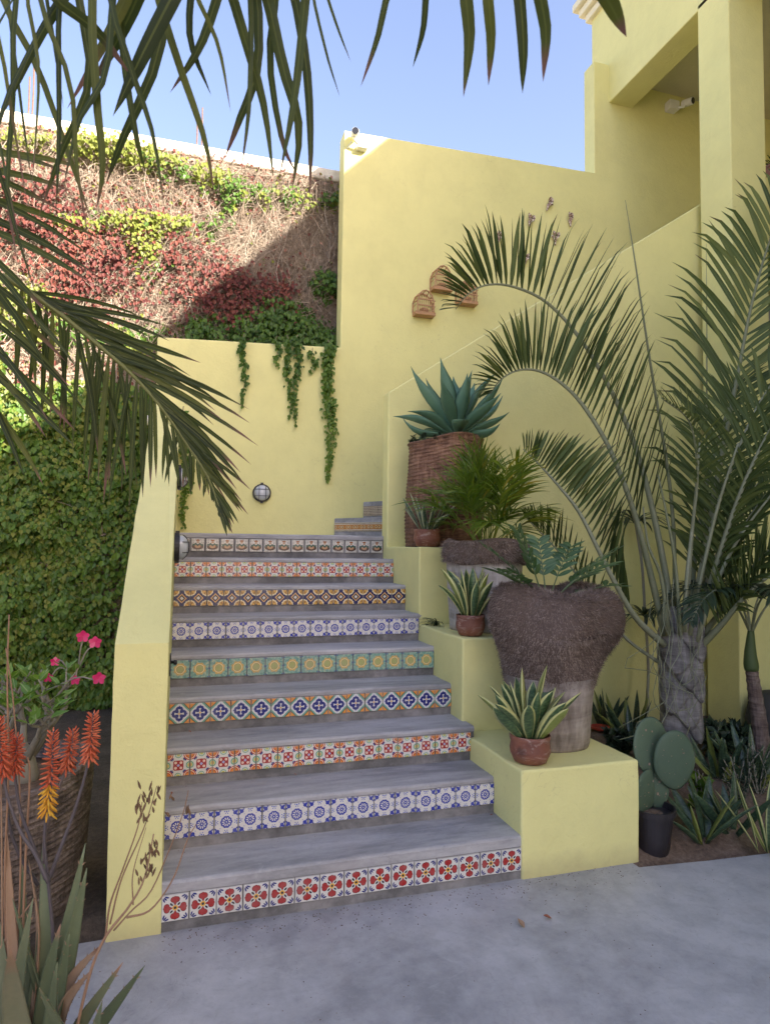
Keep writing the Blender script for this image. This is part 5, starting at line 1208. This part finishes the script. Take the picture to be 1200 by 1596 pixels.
# ------------------------------------------------------------------ right bed: snake plants, undergrowth
def clump(u, v, n, L, w, label, seed, mat='garden_snake_leaf', lean=.5, z=.03):
    rs = np.random.default_rng(seed); c = PZ(u, v, z); t = thing('snake_plant_clump', c, label, 'plant', 'snake plants in the bed')
    for k in range(n):
        a = rs.uniform(0, 6.28); out = V(math.cos(a), math.sin(a), 0); d = nrm(V(0, 0, 1)+out*rs.uniform(.1, lean*1.6)); l = L*rs.uniform(.6, 1.15)
        pts = leaf_path(c-V(0, 0, .02)+out*rs.uniform(0, .05), d, l, curl=rs.normal()*.3, up=nrm(out+V(0, 0, .2)), n=9); mb = MB(); mb.blade(pts, [w*q for q in (.5, .7, .9, 1, 1, .92, .75, .45, .05)], rot_about(side_of(out), V(0, 0, 1), rs.normal()*.7), w*.15, .3); mb.build('leaf', MAT[mat], t, smooth=True)
    return t
clump(1098, 1308, 9, .36, .030, 'snake plant with broad leaves in the bed just behind the cactus', 1, lean=.7)
clump(1140, 1298, 9, .34, .026, 'leaning snake plant in the middle of the bed front', 2, lean=.9)
clump(1196, 1322, 8, .36, .024, 'yellow-edged snake plant at the right edge of the bed', 3, 'variegated_leaf', .6)
clump(985, 1160, 16, .40, .028, 'dark snake plant behind the root-ball planter', 4, lean=.6)
clump(1125, 1215, 14, .34, .026, 'dark snake plant at the foot of the palm trunk', 5, lean=.6)
clump(1175, 1225, 14, .38, .026, 'dark snake plant below the slender young palm', 6, lean=.7)
clump(945, 1135, 10, .34, .026, 'dark snake plant against the wall beyond the ledge', 7, lean=.5)
def bushlet(u, v, h, r, n, label, mat, seed, l=(.03, .055), asp=.3):
    rs = np.random.default_rng(seed); c = PZ(u, v, .03); t = thing('small_shrub', c, label, 'shrub'); Ls = Leaves(); mb = MB()
    for k in range(12):
        a = rs.uniform(0, 6.28); e = c+V(math.cos(a)*r*rs.random(), math.sin(a)*r*rs.random(), h*rs.uniform(.6, 1)); q = cat_rom([c-V(0, 0, .02), (c+e)/2+rpt(.02), e], 8); mb.tube(q, .003, 5)
        for j in range(n//12):
            f = rs.uniform(.2, 1); p_ = q[int(f*7)]; d = nrm(rs.normal(size=3)+V(0, 0, .6)); ll = rs.uniform(*l); Ls.add(p_, d, nrm(rs.normal(size=3)*.4+V(0, -.4, 1)), ll, ll*asp, rs.random())
    mb.build('stems', MAT['grey_stem'], t); Ls.build('foliage', mat, t); return t
bushlet(1150, 1262, .30, .12, 700, 'dark fine-leaved shrub in the bed behind the snake plants', 'dark_leaf', 11, (.015, .03), .16)
bushlet(1182, 1240, .34, .14, 700, 'second dark fine-leaved shrub close to the right edge', 'dark_leaf', 12, (.015, .03), .16)
bushlet(1088, 1262, .24, .06, 90, 'bright green leafy seedling beside the cactus', 'ivy_green', 13, (.05, .085), .42)
bushlet(1045, 1175, .22, .16, 500, 'low dark foliage between ledge and palm trunk', 'dark_leaf', 14, (.04, .08), .25)
bushlet(965, 1180, .20, .14, 500, 'low dark foliage just past the ledge edge', 'dark_leaf', 15, (.04, .08), .25)
bushlet(1020, 1200, .24, .16, 600, 'dark leafy plant at the corner where ledge meets bed', 'dark_leaf', 21, (.05, .10), .22)
bushlet(1115, 1180, .28, .2, 700, 'dark leafy undergrowth at the foot of the big palm', 'dark_leaf', 22, (.05, .10), .22)
bushlet(1165, 1180, .26, .2, 700, 'dark leafy undergrowth between the two palms', 'dark_leaf', 23, (.05, .10), .22)
# added dark lump standing in for the shadow on the house wall, red saucer
c = PZ(1215, 1150, .02); mb = MB(); mb.lathe(c, dense([(.20, -.05), (.26, .05), (.27, .15), (.24, .27), (.15, .36), (.001, .39)], 3), 28, lambda th, r, z, k: (r*(1+.12*(fnoise(th*2, z*6)-.5)+.06*math.sin(2*th)), z)); tag(mb.build('shadow_lump', MAT['shadow_grey'], org=c, smooth=True), 'dark grey lump standing in for a shadow on the house wall at the right edge', 'shadow_lump')
c = PZ(940, 1140, .05)+V(0, .05, 0); mb = MB(); mb.lathe(c, [(.05, 0), (.075, .012), (.08, .03), (.074, .03), (.06, .014), (.001, .012)], 24); tag(mb.build('saucer', MAT['red_plastic'], org=c, smooth=True), 'small red saucer lying in the dark foliage past the ledge', 'saucer')
# grassy tuft on the middle ledge
c = V(1.70, 1.34, ZB); t = thing('grass_tuft', c, 'wispy grey-green tuft on the middle ledge beside the grey planter', 'plant'); rs = np.random.default_rng(2)
for k in range(26):
    a = rs.uniform(2.2, 5.2); d = nrm(V(math.cos(a), math.sin(a), rs.uniform(.3, 1.3))); mb = MB(); leaflet(mb, c+rpt(.008)*V(1, 1, 0), d, rs.uniform(.09, .17), .0045, side_of(d), 1.5, 7); mb.build('leaf', MAT['dark_leaf'], t)
# plant on the balcony wall
c = PY(1204, 232, 2.26); c = V(c[0], 2.26, 5.30); t = thing('balcony_plant', c, 'grassy plant in a clay pot on the balcony wall at the right edge', 'potted plant')
mb = MB(); mb.lathe(c, pot_profile('bucket', .09, .17), 24); mb.build('pot', MAT['terracotta'], t)
for k in range(40):
    a = rs.uniform(0, 6.28); d = nrm(V(math.cos(a), math.sin(a), rs.uniform(.5, 1.8))); mb = MB(); leaflet(mb, c+V(0, 0, .16), d, rs.uniform(.18, .32), .006, side_of(d), 1.6, 7); mb.build('leaf', MAT['palm_leaf'], t)
# a few fallen leaves on the patio and the treads
for (u, v, z, lab) in ((811, 1441, .004, 'curled pale leaf fallen on the patio'), (852, 1432, .004, 'reddish dry leaf fallen on the patio'), (766, 1271, ztop(1)+.004, 'tiny red leaf in the corner of the second step'), (268, 1237, ztop(2)+.004, 'tiny dry leaf on the third step by the stair wall'), (460, 1208, ztop(2)+.004, 'tiny dark twig lying on the step under the mosaic tiles'), (296, 1141, ztop(3)+.004, 'tiny dry leaf on the step under the blue diamonds')):
    c = PZ(u, v, z); a = rs.uniform(0, 6.28); d = V(math.cos(a), math.sin(a), .15); mb = MB(); l = .045 if v > 1400 else .018; mb.strip(leaf_path(c-d*l*.5+V(0, 0, .002), d, l, n=6, curl=.5), [.001, l*.2, l*.28, l*.24, l*.12, 0], side_of(d), .6); tag(mb.build('fallen_leaf', MAT['dead_leaf' if v != 1441 else 'aloe_dry_leaf'], org=c), lab, 'leaf', 'fallen leaves')

# grit and leaf crumbs gathered along the foot of the steps and walls
rs = np.random.default_rng(91); mb = MB()
def crumb(x, y, z, s):
    a = rs.uniform(0, 6.28); mb.cr = rs.random(); c_, s_ = math.cos(a)*s, math.sin(a)*s; h_ = s*rs.uniform(.25, .6)
    i = [mb.av((x+c_, y+s_, z)), mb.av((x-s_*.6, y+c_*.6, z)), mb.av((x-c_, y-s_, z+h_*.4)), mb.av((x+s_*.5, y-c_*.5, z)), mb.av((x, y, z+h_))]
    for k in range(4): mb.f.append([i[k], i[(k+1) % 4], i[4]])
for _ in range(420): crumb(rs.uniform(0, 2.2), -.004-abs(rs.normal())*.10, .001, rs.uniform(.0015, .005))
for _ in range(420): crumb(rs.uniform(-.35, 2.9), rs.uniform(-2.2, -.02), .001, rs.uniform(.001, .004))
for i_ in range(1, 9):
    for _ in range(26): crumb(rs.uniform(.01, 1.59), i_*TREAD-.006-abs(rs.normal())*.05, ztop(i_)+.0015, rs.uniform(.001, .0035))
tag(mb.build('leaf_litter', MAT['dry_pod']), 'fine grit and leaf crumbs on the patio and treads', 'litter', kind='stuff')
